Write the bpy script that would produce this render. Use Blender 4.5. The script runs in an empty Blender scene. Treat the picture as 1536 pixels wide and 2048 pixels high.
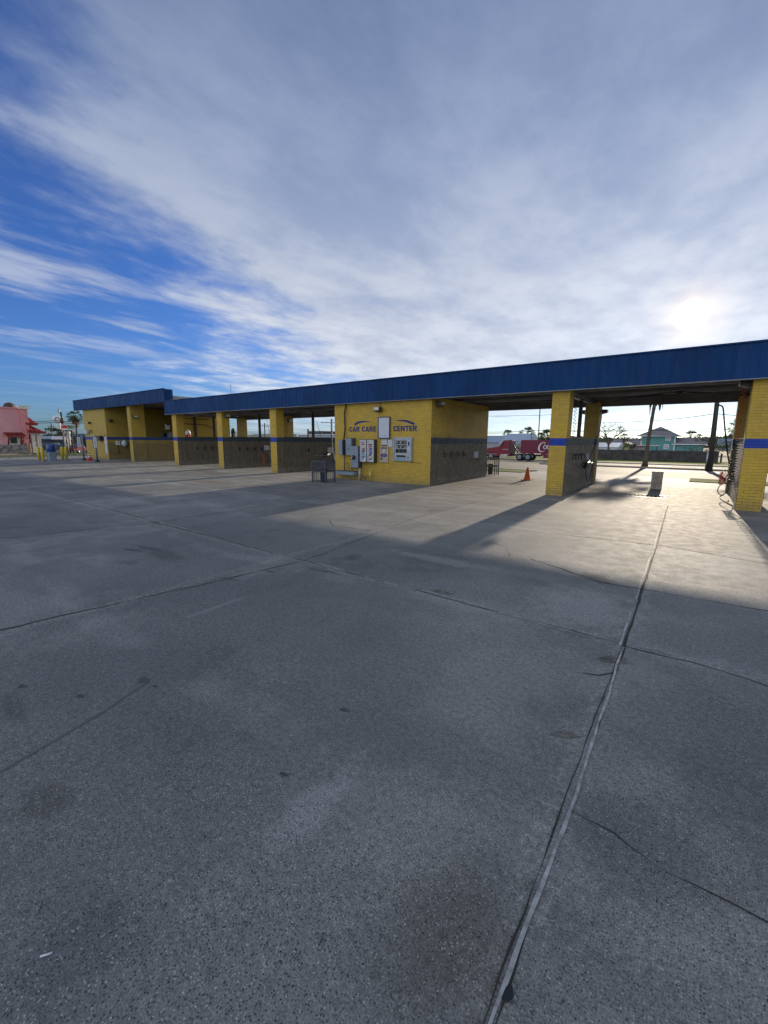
import bpy, math, random
from mathutils import Vector, Matrix, noise
random.seed(7)
R = math.radians
PI = math.pi
scene = bpy.context.scene
COL = scene.collection

# ------------------------------------------------------------------ camera solve
F = 835.0; CX, CY = 768.0, 1024.0; EYE = 1.55
def _n(v): return v.normalized()
_Y = _n(Vector((1400 - CX, 885 - CY, F)))
_X = _n(-Vector((-360 - CX, 872 - CY, F)))
_X = _n(_X - _Y * _X.dot(_Y))
_Z = _X.cross(_Y)
if _Z.y > 0: _Z = -_Z
Mw = Matrix((_X, _Y, _Z))            # world = Mw @ photo camera vector (right, down, forward)
CAM = Vector((0, 0, EYE))
def ray(px, py): return Mw @ Vector((px - CX, py - CY, F))
def PY(px, py, yy): v = ray(px, py); return CAM + v * (yy / v.y)
def PX(px, py, xx): v = ray(px, py); return CAM + v * (xx / v.x)
def G(px, py, z=0.0): v = ray(px, py); return CAM + v * ((z - EYE) / v.z)
def HD(px, py, D): v = ray(px, py); return CAM + v * (D / math.hypot(v.x, v.y))
def faceang(px, py=885):
    v = ray(px, py); return -math.atan2(v.x, v.y)
SUN = _n(ray(1383, 630))

# ------------------------------------------------------------------ terrain profile
PYB = [(-400, 0), (18, 0), (24, -.20), (42, -.61), (60, -1.18), (80, -1.39), (300, -1.6), (6000, -1.6)]
PXB = [(-6000, -1.2), (-300, -1.2), (-90, -.9), (-60, -.6), (-42, 0), (400, 0), (6000, 0)]
def _interp(tab, v):
    if v <= tab[0][0]: return tab[0][1]
    for (a, za), (b, zb) in zip(tab, tab[1:]):
        if v <= b: return za + (zb - za) * (v - a) / (b - a)
    return tab[-1][1]
def gz(x, y): return _interp(PYB, y) + _interp(PXB, x)
def onground(p, dz=0.0): return Vector((p.x, p.y, gz(p.x, p.y) + dz))

# ------------------------------------------------------------------ mesh builder
class MB:
    def __init__(s): s.v = []; s.f = []; s.m = []; s.sm = []
    def face(s, pts, mi=0, smooth=False):
        b = len(s.v); s.v += [tuple(p) for p in pts]; s.f.append(tuple(range(b, b + len(pts)))); s.m.append(mi); s.sm.append(smooth)
    def box(s, x0, x1, y0, y1, z0, z1, mi=0, M=None, front=None):
        P = [Vector(p) for p in ((x0,y0,z0),(x1,y0,z0),(x1,y1,z0),(x0,y1,z0),(x0,y0,z1),(x1,y0,z1),(x1,y1,z1),(x0,y1,z1))]
        if M is not None: P = [M @ p for p in P]
        b = len(s.v); s.v += [tuple(p) for p in P]
        for k, q in enumerate(((0,3,2,1),(4,5,6,7),(0,1,5,4),(1,2,6,5),(2,3,7,6),(3,0,4,7))):
            s.f.append(tuple(b + i for i in q)); s.m.append(front if (k == 2 and front is not None) else mi); s.sm.append(False)
        return s
    def bbox(s, x0, x1, y0, y1, z0, z1, c=.01, mi=0):
        # box with chamfered vertical and front edges
        pts = [(x0+c,y0),(x1-c,y0),(x1,y0+c),(x1,y1-c),(x1-c,y1),(x0+c,y1),(x0,y1-c),(x0,y0+c)]
        s.prism(pts, z0, z1, mi); return s
    def prism(s, pts, z0, z1, mi=0, M=None):
        # pts counter-clockwise polygon in xy
        n = len(pts); b = len(s.v)
        P = [Vector((p[0], p[1], z0)) for p in pts] + [Vector((p[0], p[1], z1)) for p in pts]
        if M is not None: P = [M @ p for p in P]
        s.v += [tuple(p) for p in P]
        s.f.append(tuple(b + n - 1 - i for i in range(n))); s.f.append(tuple(b + n + i for i in range(n)))
        s.m += [mi, mi]; s.sm += [False, False]
        for i in range(n):
            j = (i + 1) % n; s.f.append((b+i, b+j, b+n+j, b+n+i)); s.m.append(mi); s.sm.append(False)
        return s
    def tube(s, path, r, n=8, mi=0, cap=True):
        path = [Vector(p) for p in path]
        rs = r if isinstance(r, (list, tuple)) else [r] * len(path)
        rings = []; up = None
        for i, p in enumerate(path):
            d = (path[min(i+1, len(path)-1)] - path[max(i-1, 0)])
            d = d.normalized() if d.length > 1e-9 else Vector((0,0,1))
            if up is None:
                up = Vector((1,0,0)) if abs(d.x) < .8 else Vector((0,1,0))
            a = d.cross(up); a = a.normalized() if a.length > 1e-6 else Vector((0,1,0)); c = d.cross(a).normalized(); up = c.cross(d) * 1.0
            up = -c if False else up
            b = len(s.v)
            for k in range(n):
                t = 2*PI*k/n; s.v.append(tuple(p + (a*math.cos(t) + c*math.sin(t)) * rs[i]))
            rings.append(b)
        for b0, b1 in zip(rings, rings[1:]):
            for k in range(n):
                j = (k+1) % n; s.f.append((b0+k, b0+j, b1+j, b1+k)); s.m.append(mi); s.sm.append(n > 5)
        if cap:
            s.f.append(tuple(rings[0]+k for k in reversed(range(n)))); s.m.append(mi); s.sm.append(False)
            s.f.append(tuple(rings[-1]+k for k in range(n))); s.m.append(mi); s.sm.append(False)
        return s
    def lathe(s, prof, c=(0,0,0), n=20, mi=0, axis='z'):
        rings = []
        for (r, z) in prof:
            b = len(s.v)
            for k in range(n):
                t = 2*PI*k/n; x, y = r*math.cos(t), r*math.sin(t)
                p = (x, y, z) if axis == 'z' else ((x, z, y) if axis == 'y' else (z, x, y))
                s.v.append((c[0]+p[0], c[1]+p[1], c[2]+p[2]))
            rings.append(b)
        for b0, b1 in zip(rings, rings[1:]):
            for k in range(n):
                j = (k+1) % n; s.f.append((b0+k, b0+j, b1+j, b1+k)); s.m.append(mi); s.sm.append(True)
        s.f.append(tuple(rings[0]+k for k in reversed(range(n)))); s.m.append(mi); s.sm.append(False)
        s.f.append(tuple(rings[-1]+k for k in range(n))); s.m.append(mi); s.sm.append(False)
        return s
    def ribbon(s, pts, ws, nrm, th=.003, mi=0):
        # flat stroke in the plane with normal nrm, given thickness
        nrm = Vector(nrm).normalized(); pts = [Vector(p) for p in pts]; L = []; Rr = []
        for i, p in enumerate(pts):
            d = (pts[min(i+1, len(pts)-1)] - pts[max(i-1, 0)]).normalized(); sd = nrm.cross(d)
            w = ws[i] if isinstance(ws, (list, tuple)) else ws
            L.append(p + sd*w/2); Rr.append(p - sd*w/2)
        for i in range(len(pts)-1):
            a, b, c, d = Rr[i], Rr[i+1], L[i+1], L[i]
            s.face([a+nrm*th, b+nrm*th, c+nrm*th, d+nrm*th], mi)
            s.face([a, b, b+nrm*th, a+nrm*th], mi); s.face([d+nrm*th, c+nrm*th, c, d], mi)
        return s
    def build(s, name, mats, parent=None, uv=True, loc=None):
        if not isinstance(mats, (list, tuple)): mats = [mats]
        off = Vector((0,0,0))
        q = parent
        while q is not None: off = off + q.location; q = q.parent
        if loc is not None: off = Vector(loc)
        me = bpy.data.meshes.new(name)
        me.from_pydata([(v[0]-off.x, v[1]-off.y, v[2]-off.z) for v in s.v], [], s.f)
        for m in mats: me.materials.append(m)
        me.polygons.foreach_set('material_index', s.m); me.polygons.foreach_set('use_smooth', s.sm)
        if uv:
            ul = me.uv_layers.new(name='UVMap'); dat = []
            for p in me.polygons:
                nx, ny, nz = abs(p.normal.x), abs(p.normal.y), abs(p.normal.z)
                for li in p.loop_indices:
                    c = s.v[me.loops[li].vertex_index]
                    dat += [c[0], c[1]] if (nz >= nx and nz >= ny) else ([c[1], c[2]] if nx > ny else [c[0], c[2]])
            ul.data.foreach_set('uv', dat)
        me.update()
        o = bpy.data.objects.new(name, me); COL.objects.link(o)
        if parent is not None: o.parent = parent
        elif loc is not None: o.location = off
        return o

def tag(o, label, cat, group=None, kind=None):
    if label: o['label'] = label
    if cat: o['category'] = cat
    if group: o['group'] = group
    if kind: o['kind'] = kind
    return o
def struct(o): o['kind'] = 'structure'; return o
def thing(name, label, cat, loc=(0,0,0), rz=0, group=None):
    o = bpy.data.objects.new(name, None); COL.objects.link(o); o.empty_display_size = .2
    o.location = loc; o.rotation_euler = (0, 0, rz)
    return tag(o, label, cat, group)
def dup(root, loc, rz=None, label=None, group=None, scale=None):
    def cp(o, par):
        c = o.copy(); COL.objects.link(c)
        if par is not None: c.parent = par
        for ch in list(o.children): cp(ch, c)
        return c
    r = cp(root, None); r.location = loc
    if rz is not None: r.rotation_euler = (0, 0, rz)
    if scale is not None: r.scale = scale if isinstance(scale, (tuple, list)) else (scale,)*3
    if label: r['label'] = label
    if group: r['group'] = group
    return r

# ------------------------------------------------------------------ materials
def newmat(name):
    m = bpy.data.materials.new(name); m.use_nodes = True; nt = m.node_tree
    b = nt.nodes['Principled BSDF']; return m, nt, b
class NT:
    def __init__(s, nt): s.nt = nt
    def n(s, t, **kw):
        x = s.nt.nodes.new(t)
        for k, v in kw.items():
            if k.startswith('_'): x.inputs[k[1:]].default_value = v
            else: setattr(x, k, v)
        return x
    def l(s, a, b): s.nt.links.new(a, b)
    def math(s, op, a, b=None, c=None, clamp=False):
        x = s.nt.nodes.new('ShaderNodeMath'); x.operation = op; x.use_clamp = clamp
        for i, v in enumerate((a, b, c)):
            if v is None: continue
            if isinstance(v, (int, float)): x.inputs[i].default_value = v
            else: s.l(v, x.inputs[i])
        return x.outputs[0]
    def ramp(s, v, lo, hi, a=0., b=1., smooth=True):
        x = s.nt.nodes.new('ShaderNodeMapRange'); x.interpolation_type = 'SMOOTHSTEP' if smooth else 'LINEAR'
        s.l(v, x.inputs[0])
        for i, q in zip((1,2,3,4), (lo, hi, a, b)): x.inputs[i].default_value = q
        return x.outputs[0]
    def mix(s, f, a, b, bt='MIX'):
        x = s.nt.nodes.new('ShaderNodeMix'); x.data_type = 'RGBA'; x.blend_type = bt
        if isinstance(f, (int, float)): x.inputs[0].default_value = f
        else: s.l(f, x.inputs[0])
        for i, q in ((6, a), (7, b)):
            if isinstance(q, tuple): x.inputs[i].default_value = (*q, 1) if len(q) == 3 else q
            else: s.l(q, x.inputs[i])
        return x.outputs[2]
    def noise(s, vec, scale, detail=4, rough=.55, out=0):
        x = s.nt.nodes.new('ShaderNodeTexNoise'); x.inputs['Scale'].default_value = scale; x.inputs['Detail'].default_value = detail
        x.inputs['Roughness'].default_value = rough
        if vec is not None: s.l(vec, x.inputs['Vector'])
        return x.outputs[out]
    def mapping(s, vec, scale=(1,1,1), rot=(0,0,0), loc=(0,0,0)):
        x = s.nt.nodes.new('ShaderNodeMapping'); s.l(vec, x.inputs[0])
        x.inputs['Scale'].default_value = scale; x.inputs['Rotation'].default_value = rot; x.inputs['Location'].default_value = loc
        return x.outputs[0]
    def bump(s, h, strength, dist, b):
        x = s.nt.nodes.new('ShaderNodeBump'); x.inputs['Strength'].default_value = strength; x.inputs['Distance'].default_value = dist
        s.l(h, x.inputs['Height']); s.l(x.outputs[0], b.inputs['Normal']); return x

def plain(name, col, rough=.6, metal=0., var=.18, scale=3., bump=0., spec=.5, bscale=60):
    m, nt, b = newmat(name); t = NT(nt)
    tc = t.n('ShaderNodeTexCoord').outputs['Object']
    nz = t.noise(tc, scale, 5, .6); f = t.ramp(nz, .3, .7)
    t.l(t.mix(f, tuple(c*(1-var) for c in col), tuple(min(1, c*(1+var)) for c in col)), b.inputs['Base Color'])
    n2 = t.noise(tc, scale*4, 3); t.l(t.ramp(n2, .3, .7, max(.05, rough-.1), min(1, rough+.1)), b.inputs['Roughness'])
    b.inputs['Metallic'].default_value = metal; b.inputs['Specular IOR Level'].default_value = spec
    if bump: t.bump(t.noise(tc, bscale, 3), bump, .004, b)
    return m

YEL = (.56, .372, .042)
def brick_mat(name, front_stripe=True, side_stripe=True, grime=1.0, grime_top=1.62, base=YEL, yjit=0):
    m, nt, b = newmat(name); t = NT(nt)
    uv = t.n('ShaderNodeUVMap').outputs[0]; ob = t.n('ShaderNodeTexCoord').outputs['Object']
    sep = t.n('ShaderNodeSeparateXYZ'); t.l(ob, sep.inputs[0]); z = sep.outputs[2]
    gn = t.n('ShaderNodeNewGeometry'); sn = t.n('ShaderNodeSeparateXYZ'); t.l(gn.outputs['True Normal'], sn.inputs[0])
    side = t.ramp(t.math('ABSOLUTE', sn.outputs[0]), .4, .6)
    br = t.n('ShaderNodeTexBrick'); t.l(uv, br.inputs['Vector'])
    for k, v in (('Scale', 1.), ('Mortar Size', .0055), ('Mortar Smooth', .35), ('Brick Width', .205), ('Row Height', .0685), ('Bias', 0.)):
        br.inputs[k].default_value = v
    br.inputs['Color1'].default_value = (.86, .86, .86, 1); br.inputs['Color2'].default_value = (1, 1, 1, 1); br.inputs['Mortar'].default_value = (.78, .78, .76, 1)
    n1 = t.noise(ob, 1.7, 6, .62); n2 = t.noise(ob, 9, 5, .6); n3 = t.noise(t.mapping(ob, (6, 6, .7)), 2., 4)
    y = t.mix(t.ramp(n1, .35, .7), base, (base[0]*.84, base[1]*.85, base[2]*1.25))
    y = t.mix(t.math('MULTIPLY', t.ramp(n3, .55, .8), .35), y, (.34, .27, .09))
    # bare chipped mortar showing low on the walls
    chip = t.math('MULTIPLY', t.ramp(n2, .40, .54), t.ramp(z, .15, .85, 1., 0.))
    y = t.mix(t.math('MULTIPLY', t.math('MULTIPLY', chip, br.outputs['Fac']), .9), y, (.09, .075, .05))
    inz = t.math('MULTIPLY', t.math('GREATER_THAN', z, 1.43), t.math('LESS_THAN', z, 1.64))
    st = t.math('MULTIPLY', side, 1. if side_stripe else 0.)
    st = t.math('ADD', st, t.math('MULTIPLY', t.math('SUBTRACT', 1., side), 1. if front_stripe else 0.))
    sf = t.math('MULTIPLY', inz, st)
    stc = t.mix(t.math('MULTIPLY', side, min(1., grime)*.8), (.006, .045, .36), (.05, .075, .095))
    col = t.mix(sf, y, stc)
    # years of wash spray on the bay sides: grey film with a ragged upper edge
    zz = t.math('ADD', z, t.math('MULTIPLY', t.math('SUBTRACT', n1, .5), .9))
    gm = t.math('MULTIPLY', t.math('MULTIPLY', side, t.ramp(zz, grime_top-.18, grime_top+.16, 1., 0.)), grime)
    gcol = t.mix(t.ramp(n3, .3, .75), (.088, .077, .058), (.165, .148, .118))
    pale = t.math('MULTIPLY', t.ramp(z, .06, .35, 1., 0.), t.ramp(n2, .42, .62))
    gcol = t.mix(t.math('MULTIPLY', pale, .6), gcol, (.36, .36, .34))
    gcol = t.mix(sf, gcol, (.035, .055, .075))
    gfac = t.math('MULTIPLY', gm, t.ramp(n2, .2, .5, .72, .97))
    col = t.mix(gfac, col, gcol)
    # foot splash on every face
    ft = t.math('MULTIPLY', t.ramp(t.math('ADD', z, t.math('MULTIPLY', n2, .25)), .1, .42, 1., 0.), .45)
    col = t.mix(ft, col, (.17, .15, .10))
    col = t.mix(1., col, br.outputs['Color'], 'MULTIPLY')
    t.l(col, b.inputs['Base Color'])
    t.l(t.ramp(n2, .3, .7, .5, .78), b.inputs['Roughness'])
    h = t.math('ADD', t.math('MULTIPLY', br.outputs['Fac'], -1.), t.math('MULTIPLY', t.noise(ob, 70, 2), .25))
    t.bump(h, .75, .006, b)
    return m
M_pillar = brick_mat('yellow_pillar_brick')
M_room = brick_mat('yellow_room_brick', front_stripe=False)
M_part = brick_mat('partition_brick', grime_top=2.4, front_stripe=True)
M_tall = brick_mat('tall_section_brick', grime=.6, grime_top=1.35, base=(.47, .33, .045))
M_inner = brick_mat('inner_brick', grime=.0, side_stripe=False, front_stripe=False, base=(.55, .36, .03))
M_backp = brick_mat('back_pillar_brick', grime=.7, base=(.52, .35, .07))

def metal_paint(name, col, rough=.45):
    m, nt, b = newmat(name); t = NT(nt)
    ob = t.n('ShaderNodeTexCoord').outputs['Object']
    n1 = t.noise(ob, .7, 5, .6); n3 = t.noise(t.mapping(ob, (3, 3, .5)), 3., 5)
    c = t.mix(t.ramp(n1, .3, .7), tuple(q*.82 for q in col), tuple(q*1.15 for q in col))
    c = t.mix(t.math('MULTIPLY', t.ramp(n3, .58, .8), .22), c, (.05, .08, .14))
    # one panel a shade off the next
    sep = t.n('ShaderNodeSeparateXYZ'); t.l(ob, sep.inputs[0])
    wn = t.n('ShaderNodeTexWhiteNoise', noise_dimensions='1D'); t.l(t.math('FLOOR', t.math('DIVIDE', sep.outputs[0], .9)), wn.inputs['W'])
    c = t.mix(1., c, t.mix(wn.outputs[0], (.95, .95, .96), (1, 1, 1)), 'MULTIPLY')
    t.l(c, b.inputs['Base Color']); t.l(t.ramp(n3, .3, .7, rough-.1, rough+.15), b.inputs['Roughness']); b.inputs['Specular IOR Level'].default_value = .2
    return m
M_blue = metal_paint('blue_ribbed_metal', (.002, .038, .140), .6)
M_trim = metal_paint('grey_trim', (.22, .23, .25))
M_steel = plain('galvanised_steel', (.28, .28, .29), .5, .4, .25, 2.)
M_rust = plain('dark_rusty_steel', (.055, .045, .04), .7, .2, .4, 4.)
M_deck = plain('weathered_deck', (.12, .105, .095), .75, 0, .35, 1.3)
M_dark = plain('black_rubber', (.012, .012, .014), .5)
M_greybox = plain('grey_enamel', (.20, .25, .31), .45, 0, .12, 4)
M_greydk = plain('dark_grey_enamel', (.05, .06, .085), .5)
M_white = plain('white_paint', (.72, .73, .75), .5, 0, .06)
M_paper = plain('paper', (.50, .51, .56), .8, 0, .08, 20)
M_lens = plain('lamp_lens', (.55, .53, .48), .25)
M_bronze = plain('bronze_housing', (.05, .042, .036), .45, .3)
M_navy = plain('navy_paint', (.006, .02, .13), .6, 0, .12)
M_stain = plain('brushed_steel', (.42, .43, .45), .38, .7, .12, 6)
M_glassd = plain('dark_display_glass', (.02, .025, .035), .12)
M_orange = plain('orange_cone_plastic', (.82, .13, .012), .5, 0, .12, 6)
M_red = plain('red_plastic', (.55, .03, .03), .45)
M_yelp = plain('yellow_bollard_paint', (.62, .48, .03), .55, 0, .15, 5, .2)
M_pvc = plain('pale_pvc', (.42, .42, .36), .5)
M_yconduit = plain('yellow_painted_conduit', (.48, .38, .09), .6)
M_tyre = plain('tyre_rubber', (.016, .016, .017), .8)
M_chrome = plain('bright_metal', (.6, .6, .62), .25, .9, .05)
M_glass = plain('car_glass', (.02, .03, .04), .08, 0, .05, 3, 0, .7)

def concrete():
    m, nt, b = newmat('weathered_concrete'); t = NT(nt)
    ob = t.n('ShaderNodeTexCoord').outputs['Object']
    sep = t.n('ShaderNodeSeparateXYZ'); t.l(ob, sep.inputs[0]); x, y = sep.outputs[0], sep.outputs[1]
    sx = t.math('FLOOR', t.math('DIVIDE', t.math('ADD', x, .3), 3.95)); sy = t.math('FLOOR', t.math('DIVIDE', t.math('SUBTRACT', y, 3.55), 3.9))
    cb = t.n('ShaderNodeCombineXYZ'); t.l(sx, cb.inputs[0]); t.l(sy, cb.inputs[1])
    wn = t.n('ShaderNodeTexWhiteNoise', noise_dimensions='2D'); t.l(cb.outputs[0], wn.inputs['Vector'])
    slab = t.ramp(wn.outputs[0], 0, 1, .80, 1.08, False)
    n0 = t.noise(ob, .23, 4, .55); n1 = t.noise(ob, .9, 6, .62); n2 = t.noise(ob, 5.5, 6, .65); n3 = t.noise(ob, 34, 4, .7)
    strk = t.noise(t.mapping(ob, (.35, 2.3, 1), (0, 0, .12)), 1.6, 6, .6)
    c = t.mix(t.ramp(n1, .32, .7), (.166, .172, .167), (.256, .258, .244))
    c = t.mix(t.math('MULTIPLY', t.ramp(n0, .42, .6), .6), c, (.145, .146, .150))
    nx_ = t.noise(t.mapping(ob, (1, 1, 1), (0, 0, .7), (7.7, 2.1, 0)), .42, 7, .68)
    c = t.mix(t.math('MULTIPLY', t.ramp(nx_, .52, .62), .45), c, (.30, .295, .28))
    c = t.mix(t.math('MULTIPLY', t.ramp(nx_, .44, .36), .45), c, (.11, .11, .112))
    arc = t.n('ShaderNodeTexWave', wave_type='RINGS'); t.l(t.mapping(ob, (1, 1, 0), (0, 0, 0), (6.5, 5.5, 0)), arc.inputs[0]); arc.inputs['Scale'].default_value = .16; arc.inputs['Distortion'].default_value = 3.; arc.inputs['Detail'].default_value = 3
    c = t.mix(t.math('MULTIPLY', t.math('MULTIPLY', t.ramp(arc.outputs['Fac'], .93, 1.), t.ramp(n1, .4, .6)), .28), c, (.36, .355, .34))
    # dark tyre and oil staining, and chalky worn streaks on the apron nearer the bays
    c = t.mix(t.math('MULTIPLY', t.ramp(n2, .55, .8), .35), c, (.115, .115, .115))
    ap = t.ramp(y, 5.5, 10.5)
    c = t.mix(t.math('MULTIPLY', t.math('MULTIPLY', t.ramp(strk, .5, .66), ap), .6), c, (.36, .335, .29))
    c = t.mix(t.math('MULTIPLY', t.math('MULTIPLY', t.ramp(strk, .5, .34, 0., 1.), ap), .42), c, (.15, .13, .11))
    oil = t.noise(t.mapping(ob, (1, 1, 1), (0, 0, 0), (13.2, 4.7, 0)), .75, 3, .5)
    c = t.mix(t.math('MULTIPLY', t.ramp(oil, .66, .74), .55), c, (.06, .058, .055))
    c = t.mix(1., c, t.n('ShaderNodeCombineColor').outputs[0], 'MIX') if False else c
    mul = t.n('ShaderNodeCombineColor')
    for i in range(3): t.l(slab, mul.inputs[i])
    c = t.mix(1., c, mul.outputs[0], 'MULTIPLY')
    # crumbled, dirty edges either side of the slab joints
    dmin = None
    for ax, q in ((x, .31), (x, 4.3), (x, 8.2), (x, 16.4), (x, 12.2)):
        d_ = t.math('ABSOLUTE', t.math('ADD', ax, q)); dmin = d_ if dmin is None else t.math('MINIMUM', dmin, d_)
    for q in (3.55, 7.35, 12.38): dmin = t.math('MINIMUM', dmin, t.math('ABSOLUTE', t.math('SUBTRACT', y, q)))
    dj = t.math('ADD', dmin, t.math('MULTIPLY', t.math('SUBTRACT', n2, .5), .35))
    jn = t.ramp(dj, .015, .09, 1., 0.)
    c = t.mix(t.math('MULTIPLY', jn, t.ramp(n3, .45, .6, .15, .65)), c, (.30, .29, .27))
    c = t.mix(t.math('MULTIPLY', t.ramp(dj, -.03, .02, 1., 0.), t.ramp(n3, .5, .56, .0, .75)), c, (.05, .047, .042))
    # a few soft stains and chalky scuffs with their own places and shapes
    def blob(c, px, py, rx, ry, colr, k, rot=0.):
        q = G(px, py); m = t.mapping(ob, (1, 1, 1), (0, 0, 0), (-q.x, -q.y, 0))
        m = t.mapping(m, (1/rx, 1/ry, 0), (0, 0, rot)); ln = t.n('ShaderNodeVectorMath', operation='LENGTH'); t.l(m, ln.inputs[0])
        d_ = t.math('ADD', ln.outputs['Value'], t.math('MULTIPLY', t.math('SUBTRACT', n2, .5), 1.9))
        return t.mix(t.math('MULTIPLY', t.ramp(d_, .35, 1.15, 1., 0.), k), c, colr)
    for (px, py, rx, ry, colr, k) in ((90, 1600, .16, .10, (.085, .082, .078), .5), (25, 1415, .22, .07, (.08, .078, .075), .5), (150, 1900, .22, .2, (.10, .105, .11), .5),
                                  (900, 1850, .22, .3, (.105, .09, .075), .55), (760, 1640, .4, .25, (.30, .295, .28), .35), (640, 1600, .10, .45, (.34, .34, .33), .4),
                                  (1160, 1215, .55, .7, (.34, .335, .32), .55), (430, 1215, .05, .4, (.33, .328, .32), .3), (260, 1000, 1.6, .25, (.34, .33, .31), .5),
                                  (1500, 1500, .5, .6, (.13, .135, .14), .5), (1290, 1700, .3, .25, (.13, .13, .135), .45), (330, 1110, .5, .18, (.08, .08, .08), .6),
                                  (880, 1120, .9, .16, (.33, .32, .30), .45), (1120, 960, .8, .5, (.38, .35, .30), .5), (430, 965, 2., .5, (.17, .13, .10), .45)):
        c = blob(c, px, py, rx, ry, colr, k)
    # exposed aggregate: pale and dark stones, pits
    warp = t.mapping(ob, (1, 1, 1))
    def vor(scale, rnd=1.):
        v = t.n('ShaderNodeTexVoronoi'); v.inputs['Scale'].default_value = scale; v.inputs['Randomness'].default_value = rnd; t.l(warp, v.inputs['Vector']); return v
    va = vor(125); vb = vor(62)
    sc = t.n('ShaderNodeSeparateColor'); t.l(va.outputs['Color'], sc.inputs[0])
    sc2 = t.n('ShaderNodeSeparateColor'); t.l(vb.outputs['Color'], sc2.inputs[0])
    wear = t.ramp(n1, .34, .62, .5, 1.)                      # where the fines are worn off
    stone = t.ramp(va.outputs['Distance'], .28, .42, 1., 0.)
    dk = t.math('MULTIPLY', t.math('MULTIPLY', t.math('LESS_THAN', sc.outputs[0], .36), stone), wear)
    lt = t.math('MULTIPLY', t.math('MULTIPLY', t.math('GREATER_THAN', sc.outputs[0], .84), stone), wear)
    c = t.mix(t.math('MULTIPLY', dk, .78), c, (.028, .026, .027))
    c = t.mix(t.math('MULTIPLY', lt, .7), c, (.46, .44, .41))
    pit = t.math('MULTIPLY', t.math('MULTIPLY', t.math('LESS_THAN', sc2.outputs[1], .07), t.ramp(vb.outputs['Distance'], .16, .26, 1., 0.)), wear)
    c = t.mix(t.math('MULTIPLY', pit, .85), c, (.03, .028, .028))
    br = t.math('MULTIPLY', t.math('MULTIPLY', t.math('GREATER_THAN', sc2.outputs[1], .93), t.ramp(vb.outputs['Distance'], .18, .28, 1., 0.)), wear)
    c = t.mix(t.math('MULTIPLY', br, .5), c, (.24, .15, .10))
    n4 = t.noise(ob, 150, 3, .7)
    grain = t.math('MULTIPLY', t.ramp(n3, .25, .75, .68, 1.32, False), t.ramp(n4, .3, .7, .48, 1.55, False))
    g2 = t.n('ShaderNodeCombineColor')
    for i in range(3): t.l(grain, g2.inputs[i])
    c = t.mix(1., c, g2.outputs[0], 'MULTIPLY')
    t.l(c, b.inputs['Base Color'])
    t.l(t.math('ADD', t.ramp(n2, .3, .7, .72, .80), t.math('MULTIPLY', dk, .1)), b.inputs['Roughness'])
    b.inputs['Specular IOR Level'].default_value = .10
    h = t.math('ADD', t.math('MULTIPLY', n3, .45), t.math('MULTIPLY', t.math('ADD', pit, t.math('MULTIPLY', dk, .5)), -.8))
    t.bump(h, .5, .006, b)
    return m
M_conc = concrete()
def simple_ground(name, c1, c2, scale, rough=.85, bump=.5, sp=.3, speck=None):
    m, nt, b = newmat(name); t = NT(nt)
    ob = t.n('ShaderNodeTexCoord').outputs['Object']
    n1 = t.noise(ob, scale, 6, .65); n2 = t.noise(ob, scale*14, 3, .6)
    c = t.mix(t.ramp(n1, .3, .7), c1, c2); c = t.mix(t.ramp(n2, .3, .75, 0, .6), c, tuple(q*.5 for q in c1))
    t.l(c, b.inputs['Base Color']); b.inputs['Roughness'].default_value = rough; b.inputs['Specular IOR Level'].default_value = sp
    t.bump(n2, bump, .02, b); return m
M_asph = simple_ground('asphalt', (.05, .05, .052), (.085, .083, .08), .8, .8, .7, .25)
M_road2 = simple_ground('pale_roadway', (.14, .135, .13), (.19, .18, .17), .5, .85, .4, .15)
M_walk = simple_ground('sidewalk_concrete', (.34, .32, .29), (.42, .40, .36), .6, .85, .3, .15)
M_grass = simple_ground('short_grass', (.07, .11, .015), (.15, .20, .035), 1.2, .95, 1., .05)
M_sand = simple_ground('dry_ground', (.20, .175, .12), (.30, .26, .19), .4, .9, .6, .1)
M_crack = plain('crack_shadow_dirt', (.034, .031, .028), .95)
M_caulk = plain('pale_joint_sealant', (.33, .33, .325), .8, 0, .4, 14, .8)
M_faint = plain('worn_pale_edge', (.25, .25, .24), .8, 0, .2, 9, .4)
M_curb = plain('kerb_concrete', (.25, .23, .2), .8)
M_spall = simple_ground('spalled_concrete', (.10, .095, .09), (.33, .31, .28), 9, .9, 1.)
M_leaf = plain('palm_leaf', (.05, .075, .022), .6, 0, .3, 2)
M_skirt = plain('dead_palm_leaf', (.13, .10, .06), .8, 0, .3, 5)
M_trunk = plain('palm_bark', (.11, .09, .07), .9, 0, .3, 8, .8, .3, 20)
M_bark = plain('grey_bark', (.11, .08, .07), .9, 0, .3, 8)
M_bush = plain('dark_foliage', (.032, .05, .018), .7, 0, .45, 1.4)
M_bush2 = plain('olive_foliage', (.07, .08, .035), .7, 0, .35, 1.4)

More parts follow.
